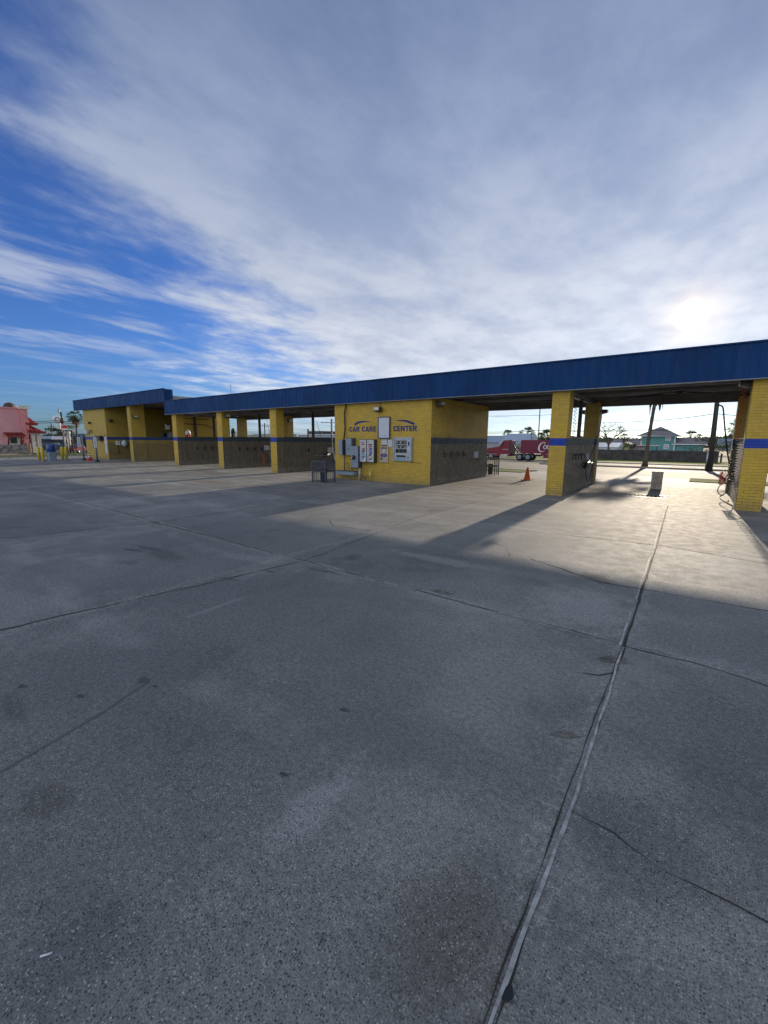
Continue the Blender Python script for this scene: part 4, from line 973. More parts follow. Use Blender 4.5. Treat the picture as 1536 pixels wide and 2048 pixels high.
def drain(cx, cy, w, d, n, label):
    th = thing('floor_drain', label, 'drain', (cx, cy, 0)); 
    MB().box(cx-w/2, cx+w/2, cy-d/2, cy+d/2, -.02, .003).build('pit', M_crack, th)
    mb = MB(); 
    for k in range(n): q = cx-w/2+(k+.5)*w/n; mb.box(q-w/n*.22, q+w/n*.22, cy-d/2, cy+d/2, .0033, .012)
    mb.build('grate', M_walk, th)
    mb = MB(); mb.box(cx-w/2-.04, cx+w/2+.04, cy-d/2-.04, cy-d/2-.003, -.01, .009); mb.box(cx-w/2-.04, cx+w/2+.04, cy+d/2+.003, cy+d/2+.04, -.01, .009); mb.build('rim', M_steel, th)
drain(-1.12, 14.25, .95, .62, 9, 'slotted floor drain beside the concrete block')
drain(-5.6, 15.3, 1.0, .55, 9, 'dull floor drain in front of the orange cone')
# pillar-side edging angle iron on the right pillar
# ------------------------------------------------------------------ antenna
a, b = PY(461, 771, 16), PY(461, 792, 16)
th = thing('roof_antenna', 'thin antenna mast on the flat roof above the third bay', 'antenna', (a.x, 16, 3.2))
MB().tube([(a.x, 16, 3.2), (a.x, 16, a.z)], .014, 6).build('mast', M_steel, th); MB().box(a.x-.03, a.x+.03, 15.98, 16.02, a.z, a.z+.05).build('tip', M_steel, th); 

# ------------------------------------------------------------------ wash equipment in the tall section
th = thing('wash_gantry', 'dark automatic wash machine behind the tan partition of the tall section', 'wash machine', (-32.4, 16.4, 0))
mb = MB(); mb.box(-33.9, -31.0, 17.0, 17.5, 1.75, 2.1); mb.box(-33.9, -33.6, 17.0, 17.5, 0, 1.747); mb.box(-31.3, -31.0, 17.0, 17.5, 0, 1.747); mb.build('arch', M_greydk, th)
for k, (a_, b_) in enumerate(((-33.5, -32.2), (-33.2, -31.6))): MB().box(a_, b_, 16.9, 16.94, 2.2+k*.09, 2.24+k*.09).build('spray_bar', M_stain, th)
MB().box(-32.3, -31.2, 15.9, 16.9, 1.0, 2.02).build('pump_housing', plain('grey_green_housing', (.12, .14, .14), .6), th)
MB().box(-33.2, -32.9, 15.9, 16.2, 1.0, 2.0).build('pump_housing', M_greydk, th)
MB().lathe([(0, -.01), (.1, 0), (.1, .03), (0, .04)], (-31.7, 16.6, 2.62), 14, axis='y').build('gauge', M_paper, th)
a, b = PX(330, 848, -30.9), PX(340, 859, -30.9)
o = MB().box(-30.92, -30.9, a.y, b.y, b.z, a.z).build('notice_board', M_paper, loc=(-30.9, a.y, b.z)); tag(o, 'white sign with a dark spot above the tan partition of the tall section', 'sign')
c = a.lerp(b, .6); sp_ = MB().lathe([(0, 0), (.09, .001), (.09, .006), (0, .008)], (-30.9, c.y, c.z+.2), 12, axis='x').build('mark', M_dark, o)
# things on the inner left wall
a, b = PX(231, 882, -34.42), PX(239, 890, -34.42)
th = thing('control_box', 'white control box with dark window on the shaded inner wall', 'control box', (-34.42, a.y, b.z))
MB().box(-34.42, -34.3, a.y, b.y, b.z, a.z).build('case', M_white, th); MB().box(-34.298, -34.29, a.y+.1, b.y-.1, b.z+.12, a.z-.05).build('window', M_dark, th)
MB().tube([(-34.38, (a.y+b.y)/2, b.z), (-34.38, (a.y+b.y)/2, .4)], .02, 6).build('conduit', M_rust, th)
a, b = PX(244, 880, -34.42), PX(250, 894, -34.42)
o = MB().lathe([(.05, -.25), (.2, -.1), (.22, .1), (.05, .27)], (-34.25, (a.y+b.y)/2, (a.z+b.z)/2), 12).build('hose_reel', plain('pale_blue_plastic', (.45, .55, .6), .5), loc=(-34.25, a.y, b.z)); tag(o, 'pale blue rounded hose reel on the shaded inner wall', 'hose reel')
for px, py, lb in ((219.5, 841, 'left'), ): 
    a = PX(px, py, -34.42); tag(MB().lathe([(0, 0), (.12, .02), (.12, .2), (0, .22)], (-34.42, a.y, a.z), 12, axis='x').build('wall_fan', M_rust, loc=(-34.42, a.y, a.z)), 'round rusty housing high on the shaded inner wall', 'wall fitting')

# vacuum machines behind the bays
def vac(px, pyt, D, colm, capm, label):
    p = HD(px, pyt, D); base = onground(p); h = p.z-base.z; th = thing('vacuum_canister', label, 'vacuum', (base.x, base.y, base.z))
    r_ = .17; MB().lathe([(r_, 0), (r_, h-.35), (0, h-.35)], base, 16).build('body', colm, th)
    MB().lathe([(r_*1.04, h-.347), (r_*.95, h-.18), (r_*.55, h-.05), (0, h)], base, 16).build('dome', capm, th)
    MB().tube(smooth([(base.x+r_*.9, base.y-.1, base.z+h-.5), (base.x+r_*1.8, base.y-.2, base.z+h-.45), (base.x+r_*2, base.y-.2, base.z+h-.9), (base.x+r_*1.2, base.y-.2, base.z+.4)]), .04, 8).build('suction_hose', M_dark, th)
vac(375.5, 859, 32, M_red, M_white, 'red and white domed vacuum canister behind the leftmost grey partition')
vac(466, 856, 36, M_dark, M_greydk, 'black domed vacuum canister seen behind the second grey partition')

# ------------------------------------------------------------------ pay point and signs at the far left
def bollard(px, py, label):
    p = G(px, py); th = thing('bollard', label, 'bollard', (p.x, p.y, 0), 0, 'yellow bollards at the pay point')
    MB().lathe([(.085, 0), (.085, .86), (.06, .92), (0, .94)], p, 12).build('post', M_yelp, th); MB().lathe([(.16, 0), (.15, .06), (.09, .08), (.088, .09)], p, 12).build('foot', M_curb, th)
bollard(79, 921.5, 'leftmost of the four yellow bollards'); bollard(87, 923, 'yellow bollard just left of the pay kiosk')
bollard(126, 920.5, 'yellow bollard just right of the pay kiosk'); bollard(133.5, 920.5, 'rightmost of the four yellow bollards')
p = G(105, 922); th = thing('pay_kiosk', 'grey pay kiosk with its top wrapped in blue plastic', 'kiosk', (p.x, p.y, 0))
MB().bbox(p.x-.22, p.x+.22, p.y-.2, p.y+.2, 0, .62, .03).build('cabinet', M_greybox, th)
mb = MB(); n = 16
for k in range(7):
    pass
prof = [(.22, .60), (.26, .66), (.25, .78), (.27, .88), (.24, .99), (.20, 1.08), (.10, 1.12)]
mb.lathe(prof, p, 14); mb.v = [(p.x+(v[0]-p.x)*(1+.12*noise.noise(Vector(v)*6)), p.y+(v[1]-p.y)*(1+.12*noise.noise(Vector(v)*5)), v[2]+.03*noise.noise(Vector(v)*7)) for v in mb.v]
mb.build('plastic_wrap', plain('blue_plastic', (.015, .05, .2), .3, 0, .6, 8), th)
MB().box(p.x-.27, p.x-.223, p.y-.2, p.y+.2, 0, 1.08).build('side_post', M_greydk, th)
def signpost(px, py, side, label, ltr):
    p = G(px, py); th = thing('sign_post', label, 'sign', (p.x, p.y, 0))
    MB().lathe([(.16, 0), (.13, .07), (.06, .12), (.055, .13)], p, 10).build('foot', M_dark, th)
    MB().tube([(p.x, p.y, .1), (p.x, p.y, 1.72)], .055, 10).build('post', M_greybox, th)
    a = faceang(px); Mx = Matrix.Translation(p) @ Matrix.Rotation(a, 4, 'Z')
    ox = -.17 if side else 0
    MB().box(ox-.14, ox+.10, -.10, -.06, .90, 1.62, 0, Mx).build('sign_frame', M_greydk, th)
    pn = MB().box(ox-.11, ox+.07, -.112, -.103, .93, 1.59, 0, Mx).build('sign_face', M_white, th)
    mb = MB()
    for k in range(7):
        z_ = 1.0+k*.08; mb.box(ox-.07, ox+.03, -.1145, -.113, z_, z_+.045, 0, Mx)
        mb.box(ox-.04, ox+.0, -.1155, -.1147, z_+.012, z_+.03, 1, Mx)
    mb.build('sign_text', [M_navy, M_white], pn)
signpost(168.5, 920.5, True, 'left sign post with a narrow vertical white sign before the yellow wall', 0)
signpost(195, 923.5, False, 'right sign post carrying a vertical white sign, nearer the far left bay', 0)
a, b = PY(209, 873.5, FY), PY(216, 907, FY); th = thing('wall_sign', 'tall white and pale blue sign strip at the corner of the far left wall', 'sign', (a.x, FY, b.z))
MB().box(a.x, b.x, FY-.02, FY, b.z, (a.z+b.z)/2+.2).build('lower_panel', plain('pale_blue_sign', (.42, .52, .62), .5), th); pn = MB().box(a.x, b.x, FY-.02, FY, (a.z+b.z)/2+.203, a.z).build('upper_panel', M_white, th)
mb = MB(); xm = (a.x+b.x)/2
for k in range(4): mb.lathe([(.06, 0), (.06, -.003), (0, -.003)], (xm, FY-.02, (a.z+b.z)/2+.33+k*.14), 10, axis='y')
mb.build('sign_symbols', M_navy, pn)
a, b = PY(198.5, 869, FY), PY(207, 881.5, FY); th = thing('intercom_unit', 'dark rounded machine on the far left wall beside the sign strip', 'machine', (a.x, FY, b.z))
MB().bbox(a.x, b.x, FY-.25, FY, b.z, a.z-.1, .05).build('housing', M_dark, th); MB().box(a.x+.15, b.x-.35, FY-.26, FY-.252, b.z+.1, a.z-.25).build('panel', M_stain, th)
a, b = PY(172, 861, FY), PY(178, 867, FY); o = MB().box(a.x, b.x, FY-.15, FY, b.z, a.z).build('meter_cover', M_paper, loc=(a.x, FY, b.z)); tag(o, 'pale box above the blue stripe at the far left wall edge', 'box')
o = MB().tube(smooth([PY(179, 868, FY-.05), PY(179.5, 861, FY-.05), PY(183, 861, FY-.05), PY(184, 866, FY-.05)]), .025, 6).build('bent_pipe', M_rust, loc=tuple(PY(181, 868, FY-.05))); tag(o, 'bent dark pipe above the blue stripe on the far left wall', 'pipe')

# ------------------------------------------------------------------ vegetation makers
def fan_palm(name, label, base, h, r, crown, nfr=34, seed=1, group=None, lean=(0, 0), skirt=True):
    rnd = random.Random(seed); th = thing(name, label, 'palm tree', tuple(base), 0, group)
    B_ = Vector(base); top = B_+Vector((lean[0], lean[1], h)); pts = []; rs = []
    for i in range(9):
        f = i/8; pts.append(B_.lerp(top, f)+Vector((lean[0]*(f*f-f)*.5, 0, 0))); rs.append(r*(1.75 if i == 0 else (1.15 if i == 1 else 1-.25*f)))
    MB().tube(pts, rs, 12).build('trunk', M_trunk, th)
    mb = MB()
    def frond(el, az, L, blade, droop, mb):
        d = Vector((math.cos(az)*math.cos(el), math.sin(az)*math.cos(el), math.sin(el))); side = Vector((-math.sin(az), math.cos(az), 0)); up = side.cross(d).normalized()
        e = top+d*L*.5; w = L*.018
        mb.face([top-side*w, e-side*w, e+side*w, top+side*w])
        for k in range(9):
            an = (k-4)*R(17)+rnd.uniform(-.06, .06); bd = (d*math.cos(an)+side*math.sin(an)); m1 = e+bd*blade*.55+Vector((0, 0, -droop*.15)); m2 = e+bd*blade*(1-.05*abs(k-4))+Vector((0, 0, -droop*(.5+.4*rnd.random())))
            bw = blade*.055; s2 = bd.cross(up).normalized()*bw
            mb.face([e-s2*.4, m1-s2, m1+s2, e+s2*.4]); mb.face([m1-s2, m2, m1+s2])
    for i in range(nfr):
        el = rnd.uniform(-.55, 1.35); frond(el, rnd.uniform(0, 2*PI), crown*rnd.uniform(.8, 1.05), crown*.55*rnd.uniform(.8, 1.1), crown*.35, mb)
    mb.build('crown', M_leaf, th)
    if skirt:
        mb = MB()
        for i in range(int(nfr*.9)):
            az = rnd.uniform(0, 2*PI); r0 = r*.8; L = crown*rnd.uniform(.55, .95); z0 = rnd.uniform(-.05, .35)*crown
            a = top+Vector((math.cos(az)*r0, math.sin(az)*r0, -z0)); o_ = r*rnd.uniform(1.1, 2.6)+crown*.10
            b = top+Vector((math.cos(az)*o_, math.sin(az)*o_, -z0-L)); m = a.lerp(b, .5)+Vector((math.cos(az)*crown*.10, math.sin(az)*crown*.10, 0)); s2 = Vector((-math.sin(az), math.cos(az), 0))*crown*.06
            mb.face([a-s2*.3, m-s2, m+s2, a+s2*.3]); mb.face([m-s2, b-s2*.3, b+s2*.3, m+s2])
        mb.build('dead_leaf_skirt', M_skirt, th)
    return th
def leaf_tree(name, label, base, h, rx, rz_, mat, n=900, ls=.25, seed=1, group=None, cat='tree', trunk=True, th_=None):
    rnd = random.Random(seed); th = thing(name, label, cat, tuple(base), 0, group); B_ = Vector(base)
    cz = h-rz_
    mb = MB(); mb.tube([B_, B_+Vector((.1, 0, cz*.6)), B_+Vector((0, .1, cz+rz_*.3))], [h*.03, h*.022, h*.008], 7)
    for k in range(5):
        a = rnd.uniform(0, 2*PI); mb.tube([B_+Vector((0, 0, cz*.55)), B_+Vector((math.cos(a)*rx*.6, math.sin(a)*rx*.6, cz+rnd.uniform(-.2, .4)*rz_))], [h*.015, h*.005], 5)
    mb.build('trunk', M_bark, th)
    clumps = [(Vector((rnd.gauss(0, .45)*rx, rnd.gauss(0, .45)*rx, cz+rnd.gauss(0, .42)*rz_)), rnd.uniform(.22, .42)) for _ in range(16)]
    mb = MB()
    for i in range(n):
        c, rr = rnd.choice(clumps); v = Vector((rnd.gauss(0, 1), rnd.gauss(0, 1), rnd.gauss(0, 1))).normalized()*rnd.random()**.4
        p = B_+c+Vector((v.x*rr*rx, v.y*rr*rx, v.z*rr*rz_*1.1)); 
        if p.z < B_.z+.1: continue
        a = Vector((rnd.gauss(0, 1), rnd.gauss(0, 1), rnd.gauss(0, .7))).normalized(); b = a.cross(Vector((rnd.gauss(0, 1), rnd.gauss(0, 1), rnd.gauss(0, 1)))).normalized(); s_ = ls*rnd.uniform(.6, 1.3)
        mb.face([p-a*s_*.5, p-b*s_*.28, p+a*s_*.5, p+b*s_*.28])
    mb.build('crown', mat, th); return th
def bare_tree(label, base, h, spread, seed=3, leaves=500, group=None):
    rnd = random.Random(seed); th = thing('bare_tree', label, 'tree', tuple(base), 0, group); mb = MB(); ends = []
    def grow(p, d, L, r, dep):
        q = p+d*L*.5+Vector((rnd.gauss(0, .04), rnd.gauss(0, .04), .02))*L; e = p+d*L+Vector((rnd.gauss(0, .06), rnd.gauss(0, .06), 0))*L
        mb.tube([p, q, e], [r, r*.85, r*.65], 5 if dep < 3 else 3, 0, False)
        if dep >= 5: ends.append(e); return
        for k in range(rnd.choice((2, 3, 3))):
            ax = Vector((rnd.gauss(0, 1), rnd.gauss(0, 1), rnd.gauss(0, .3))).normalized(); nd = (d*.75+ax*.65*spread+Vector((0, 0, .10))).normalized()
            grow(e, nd, L*rnd.uniform(.62, .82), r*.62, dep+1)
    grow(Vector(base), Vector((.03, 0, 1)).normalized(), h*.27, h*.03, 0)
    mb.build('branches', M_bark, th)
    mb = MB()
    for i in range(leaves):
        p = rnd.choice(ends)+Vector((rnd.gauss(0, .25), rnd.gauss(0, .25), rnd.gauss(0, .2))); a = Vector((rnd.gauss(0, 1), rnd.gauss(0, 1), rnd.gauss(0, 1))).normalized(); b = a.orthogonal().normalized(); s_ = h*.008
        mb.face([p-a*s_, p-b*s_*.5, p+a*s_, p+b*s_*.5])
    mb.build('sparse_leaves', M_bush2, th); return th

# ------------------------------------------------------------------ across the road, right gap
pb = onground(PY(1290, 925, 42.5)); tp = PY(1305, 806, 42.5)
fan_palm('palm_tree', 'tall palm with thick trunk and ragged skirt beside the road, seen through the block bay', (pb.x, pb.y, pb.z), 6.6, .17, 1.7, 40, 5, None, (.30, 0))
# utility pole
a = onground(PY(1420, 930, 40.2)); b_ = PY(1434, 806, 40.2)
th = thing('utility_pole', 'dark wooden utility pole seen beside the rightmost pillar', 'utility pole', tuple(a))
dirn = Vector((b_.x-a.x, 0, b_.z-a.z)); tpz = a+dirn*1.25
MB().tube([a, tpz], [.21, .15], 10).build('pole', plain('creosoted_wood', (.05, .042, .036), .85, 0, .3, 9), th)
MB().box(tpz.x-.9, tpz.x+.9, tpz.y-.06, tpz.y+.06, tpz.z-.4, tpz.z-.28).build('crossarm', M_rust, th)
MB().tube([a+Vector((-.24, -.1, 0)), a+Vector((-.22, -.1, 1.6))], .06, 6).build('cable_guard', M_stain, th)
UP = tpz
# fence
fz = lambda x, y=80: gz(x, y)
th = thing('wooden_fence', 'long dark wooden fence across the road', 'fence', (0, 80, fz(0)))
xa, xb = PY(1120, 905, 80).x, PY(1434, 905, 80).x
M_fence = plain('dark_fence_wood', (.06, .055, .055), .85, 0, .4, 1.3)
mb = MB(); x = xa; rnd = random.Random(4)
while x < xb:
    hh = 1.66+rnd.uniform(-.03, .03); mb.box(x, x+.289, 80, 80.03, fz(x), fz(x)+hh); x += .285
mb.build('boards', M_fence, th)
mb = MB(); mb.box(xa, xb, 80.033, 80.08, fz(0)+.4, fz(0)+.5); mb.box(xa, xb, 80.033, 80.08, fz(0)+1.3, fz(0)+1.4); mb.build('rails', M_fence, th)
for k in range(8):
    xp = xa+(xb-xa)*k/7; MB().box(xp-.07, xp+.07, 80.083, 80.2, fz(xp)-.1, fz(xp)+1.72).build('post', M_fence, th)
MB().box(xb-.6, xb+.1, 79.6, 79.97, fz(xb)+1.66, fz(xb)+1.74).build('cap_board', M_walk, th)
a = PY(1443.5, 909, 80); tag(MB().box(a.x-.12, a.x+.12, 80, 80.2, fz(a.x)-.1, fz(a.x)+1.35).build('fence_post', M_fence, loc=(a.x, 80, fz(a.x))), 'lone dark post standing right of the wooden fence', 'post')

# teal two-storey house
HYd = 160.
hz = gz(0, HYd)
def X(px, Y=HYd, py=880): return PY(px, py, Y).x
def Z(py, Y=HYd, px=1320): return PY(px, py, Y).z
th = thing('teal_house', 'two storey teal house with grey hip roof behind the fence', 'house', (X(1318), HYd, hz))
M_teal = plain('teal_siding', (.10, .29, .29), .7, 0, .1, .5)
M_shingle = plain('grey_shingle', (.20, .185, .19), .9, 0, .2, .8)
def house_block(th, x0, x1, y0, y1, z0, z1, mat, nm='wall'): MB().box(x0, x1, y0, y1, z0, z1).build(nm, mat, th)
def hip(th, x0, x1, y0, y1, z, zp, mat, ov=.8, ridge=0., nm='roof'):
    x0 -= ov; x1 += ov; y0 -= ov; y1 += ov; cx = (x0+x1)/2; cy = (y0+y1)/2; a = Vector((cx-ridge, cy, zp)); b = Vector((cx+ridge, cy, zp))
    mb = MB(); A = (x0, y0, z); B = (x1, y0, z); C = (x1, y1, z); D_ = (x0, y1, z)
    lo = lambda p: (p[0], p[1], p[2]-.25)
    if ridge: mb.face([A, B, b, a]); mb.face([C, D_, a, b])
    else: mb.face([A, B, a]); mb.face([C, D_, a])
    mb.face([B, C, b]); mb.face([D_, A, a])
    for p, q in ((A, B), (B, C), (C, D_), (D_, A)): mb.face([lo(p), lo(q), q, p], 1)
    mb.face([lo(D_), lo(C), lo(B), lo(A)], 1)
    mb.build(nm, [mat, M_white], th)
hx0, hx1 = X(1283), X(1350); zE = Z(871)
house_block(th, hx0, hx1, HYd, HYd+11, hz, zE-.02, M_teal)
hip(th, hx0, hx1, HYd, HYd+11, zE, Z(852), M_shingle, 1.2)
def window(th, px0, py0, px1, py1, Y, fr=.18, arch=False):
    a, b = PY(px0, py0, Y), PY(px1, py1, Y)
    f = MB().box(a.x-fr, b.x+fr, Y-.12, Y-.002, b.z-fr, a.z+fr).build('window', M_white, th)
    mb = MB(); xm, zm = (a.x+b.x)/2, (a.z+b.z)/2
    mb.box(a.x, xm-.04, Y-.15, Y-.123, b.z, zm-.04); mb.box(xm+.04, b.x, Y-.15, Y-.123, b.z, zm-.04); mb.box(a.x, xm-.04, Y-.15, Y-.123, zm+.04, a.z); mb.box(xm+.04, b.x, Y-.15, Y-.123, zm+.04, a.z)
    mb.build('pane', plain('pale_pane', (.35, .38, .42), .2), f)
window(th, 1333, 872, 1340, 880, HYd); window(th, 1329, 890, 1336, 897, HYd)
for px in (1283, 1350): MB().box(X(px)-.15, X(px)+.15, HYd-.08, HYd-.002, hz, zE-.3).build('corner_board', M_white, th)
gx0, gx1 = X(1351.5), X(1409); 
house_block(th, gx0, gx1, HYd+.5, HYd+10, hz, Z(888), M_teal, 'garage_wing')
hip(th, gx0, gx1, HYd+.5, HYd+10, Z(887.5), Z(875), M_shingle, .9, 4.5, 'garage_roof')
# carport / shed row at the left foot of the house
x0_, x1_ = X(1262, 130, 892), X(1318, 130, 892)
th = thing('flat_shed', 'low flat-roofed grey shed in front of the teal house', 'shed', (x0_, 130, gz(0, 130)))
house_block(th, x0_, x1_-3, 130, 135, gz(0, 130), Z(893, 130), plain('grey_siding', (.28, .27, .28), .8)); MB().box(x0_-.6, x1_, 129.4, 135.5, Z(892.8, 130), Z(891, 130)).build('roof', M_shingle, th)
for q in (x1_-.4, x1_-2.2): MB().box(q-.1, q+.1, 129.7, 129.9, gz(0, 130), Z(892.9, 130)).build('post', M_dark, th)
# small green-yellow gabled house + grey roofs to the left
def gable_house(label, px0, px1, Y, pyeave, pypeak, wallm, roofm, dep=9, front=True, kind='house', name='gabled_house'):
    x0, x1 = X(px0, Y), X(px1, Y); ze = PY((px0+px1)/2, pyeave, Y).z; zp = PY((px0+px1)/2, pypeak, Y).z; zb = gz((x0+x1)/2, Y)
    th = thing(name, label, kind, ((x0+x1)/2, Y, zb)); xm = (x0+x1)/2
    if front:
        mb = MB(); mb.box(x0, x1, Y, Y+dep, zb, ze); mb.face([(x0, Y, ze), (x1, Y, ze), (xm, Y, zp)]); mb.face([(x1, Y+dep, ze), (x0, Y+dep, ze), (xm, Y+dep, zp)]); mb.build('wall', wallm, th)
        mb = MB(); o_ = .5; s_ = (zp-ze)/((x1-x0)/2)
        for sg, xe in ((-1, x0), (1, x1)):
            A = Vector((xe+sg*o_, Y-o_, ze-s_*o_)); B = Vector((xm, Y-o_, zp)); C = Vector((xm, Y+dep+o_, zp)); D_ = Vector((xe+sg*o_, Y+dep+o_, ze-s_*o_)); u = Vector((0, 0, .2))
            mb.face([A+u, B+u, C+u, D_+u] if sg < 0 else [D_+u, C+u, B+u, A+u]); mb.face([A, D_, C, B]); mb.face([A, B, B+u, A+u], 1)
        mb.build('roof', [roofm, M_white], th)
    else:
        MB().box(x0, x1, Y, Y+dep, zb, ze).build('wall', wallm, th); ym = Y+dep/2
        mb = MB(); o_ = .5; A = (x0-o_, Y-o_, ze); B = (x1+o_, Y-o_, ze); C = (x1+o_, Y+dep+o_, ze); D_ = (x0-o_, Y+dep+o_, ze); r1 = (x0-o_, ym, zp); r2 = (x1+o_, ym, zp)
        mb.face([A, B, r2, r1]); mb.face([C, D_, r1, r2]); mb.face([B, C, r2]); mb.face([D_, A, r1]); mb.face([A, D_, C, B]); mb.build('roof', roofm, th)
    return th, x0, x1, zb, ze
M_metalroof = plain('white_metal_roof', (.55, .60, .66), .45, .2, .08)
M_olive = plain('olive_siding', (.30, .32, .16), .8)
gable_house('small olive gabled cottage left of the teal house', 1239, 1266, 150, 892, 885, M_olive, M_shingle, 9)
gable_house('long low house with grey roof behind the olive cottage', 1222, 1284, 185, 889, 878, plain('tan_siding', (.3, .27, .25), .8), M_shingle, 12, False)
gable_house('low white metal roofed building seen beside the back pillar', 1150, 1234, 120, 894, 885, plain('white_siding', (.6, .66, .7), .7), M_metalroof, 10, False)
gable_house('far pale roofed house beyond the wooden fence on the right', 1440, 1490, 210, 890, 877, plain('grey_siding2', (.3, .34, .36), .8), plain('blue_grey_roof', (.2, .25, .3), .8), 12, False)
# white gabled house behind the truck
th, x0, x1, zb, ze = gable_house('white house with long pale blue metal roof behind the red truck', 1001, 1052, 130, 888, 866.5, plain('white_wall', (.6, .6, .6), .7), plain('pale_blue_roof', (.36, .42, .50), .5, .1), 14, False)
gable_house('lower blue grey roofed house at the left behind the truck', 960, 1003, 150, 885, 871, plain('grey_wall', (.32, .34, .38), .7), plain('blue_grey_roof2', (.26, .32, .40), .6), 12, False)

# trees right gap
def tree_at(px, pyb, pyt, Y): 
    b = onground(PY(px, pyb, Y)); return b, PY(px, pyt, Y).z-b.z
b, h = tree_at(1216, 905, 842, 95); bare_tree('leafless spreading tree left of the teal house', b, h*1.25, 1.25, 3, 260)
b, h = tree_at(1246, 905, 864, 150); fan_palm('palm_tree', 'small distant palm between bare tree and teal house', b, h-1.6, .2, 1.9, 22, 12, 'distant palms right')
b, h = tree_at(1377, 900, 862, 215); fan_palm('palm_tree', 'palm rising behind the garage wing of the teal house', b, h-2.2, .35, 3.6, 30, 13, 'distant palms right')
b, h = tree_at(1394, 900, 868, 260); fan_palm('palm_tree', 'tiny distant palm right of the garage wing', b, h-1.4, .25, 2.2, 22, 14, 'distant palms right')
b, h = tree_at(1470, 905, 832, 70); fan_palm('palm_tree', 'green palm half hidden by the rightmost pillar', (b.x+.5, b.y, b.z), h-1.5, .2, 2.1, 40, 15)
for k, (px, py, Y, rx) in enumerate(((1357, 874, 190, 4), (1405, 878, 220, 5), (1424, 880, 240, 6), (1441, 876, 250, 5), (1458, 874, 230, 5), (1478, 872, 230, 6), (1262, 879, 210, 4), (1232, 882, 200, 5), (1262, 881, 100, 1.6))):
    b, h = tree_at(px, 900, py, Y)
    lbl = ['dark rounded tree behind the teal house roof', 'dark tree just right of the garage wing', 'broad tree left of the utility pole top', 'tree directly behind the utility pole', 'tree between utility pole and hanging hose', 'tree far right behind the rightmost pillar', 'small round tree left of the teal house', 'dark tree behind the bare tree', 'thin shrub over the olive cottage'][k]
    leaf_tree('broadleaf_tree', lbl, b, h, rx, h*.36, M_bush if k % 2 else M_bush2, 700, .5 if Y > 150 else .25, 20+k, 'broadleaf trees across the road')
for k, (px, py, Y) in enumerate(((1432, 880, 130), (1470, 884, 125))):
    b, h = tree_at(px, 905, py+6, Y)
    leaf_tree('hedge_bush', ['low dusky bush behind the fence end at the utility pole', 'low dusky bush right of the lone fence post'][k], b, h+1, 6, 1.6, M_bush2, 900, .4, 50+k, None, 'bush')
# left gap trees
for k, (px, py, Y, cr) in enumerate(((1014, 862, 190, 3.), (1052, 858, 150, 3.6), (1081, 868, 180, 3.), (1093, 864, 160, 4.))):
    b, h = tree_at(px, 905, py, Y); fan_palm('palm_tree', ['palm top just over the pale blue house roof', 'larger palm at the right end of the pale blue roof', 'small palm right of the thin pole behind the trailer', 'palm against the left edge of the yellow pillar behind the trailer'][k], b, h-cr*.45, .3, cr, 34, 60+k, 'palms behind the truck')
for k, (px, py, Y) in enumerate(((1040, 882, 75), (1033, 885, 78))):
    b, h = tree_at(px, 915, py, Y); leaf_tree('shrub', ['dry brown shrub between the truck cab and trailer', 'lower brown shrub behind the truck cab'][k], b, h, 1.6, h*.4, M_skirt, 500, .18, 70+k, None, 'shrub')
# thin tall pole and small far pole
a = onground(PY(1075, 905, 110)); b_ = PY(1080, 819, 110); tag(MB().tube([a, a+(b_-a)*1.5], [.16, .1], 8).build('street_pole', M_rust, loc=tuple(a)), 'thin dark pole rising behind the red trailer', 'pole')
def upole(px, pyt, D, label, armw=2., arms=1, lamp=False, r_=.13, name='utility_pole', cat='utility pole', pyb=900):
    tpp = HD(px, pyt, D); base = onground(tpp); an = faceang(px); th = thing(name, label, cat, tuple(base))
    MB().tube([base, (base.x, base.y, tpp.z)], [r_, r_*.7], 7).build('pole', M_rust, th)
    for k in range(arms):
        d = Vector((math.cos(an), math.sin(an), 0)); z_ = tpp.z-.8-k*1.2; c = Vector((base.x, base.y, z_))
        MB().tube([c-d*armw/2, c+d*armw/2], .07, 5).build('crossarm', M_rust, th)
        mb = MB(); 
        for s in (-1, -.5, .5, 1): e = c+d*armw/2*s*.95; mb.lathe([(.05, 0), (.05, .16), (0, .2)], e, 6)
        mb.build('insulators', M_greybox, th)
    return th, tpp
upole(1063.5, 863, 140, 'small far pole with crossarm right of the pale blue house', 1.2)
upole(663, 838, 95, 'utility pole with crossarm seen through the bay left of the centre room', 4.6, 1, False, .25)
upole(616, 858, 130, 'bare short pole seen left of the dark post beside the centre room', 0.6, 0, False, .35)
upole(529, 846, 120, 'utility pole with crossarm seen through the narrow third bay gap', 2.6, 1, False, .2)

# wires on the right and left
def wire(pts, r_, label, sag=.3, group=None):
    P = []
    for a, b in zip(pts, pts[1:]):
        a = Vector(a); b = Vector(b)
        for k in range(12):
            f = k/12; P.append(a.lerp(b, f)-Vector((0, 0, sag*4*f*(1-f))))
    P.append(Vector(pts[-1])); o = MB().tube(P, r_, 4).build('power_line', M_dark, loc=tuple(P[0])); tag(o, label, 'power line', group)
wire([PY(1120, 846, 48), PY(1296, 842, 45), PY(1432, 827, 40.3), PY(1520, 830, 38)], .022, 'single power line sloping up from the palm trunk to the utility pole', .08)
for k, (ya, yb, lb) in enumerate(((860, 853, 'upper of the two close power lines crossing behind the teal house roof'), (862, 857, 'lower of the two close power lines crossing behind the teal house roof'), (871, 868, 'faint lowest power line near the treetops on the right'))):
    wire([PY(1100, ya, 100), PY(1280, ya-1, 100), PY(1500, yb, 100)], .045, lb, .2)
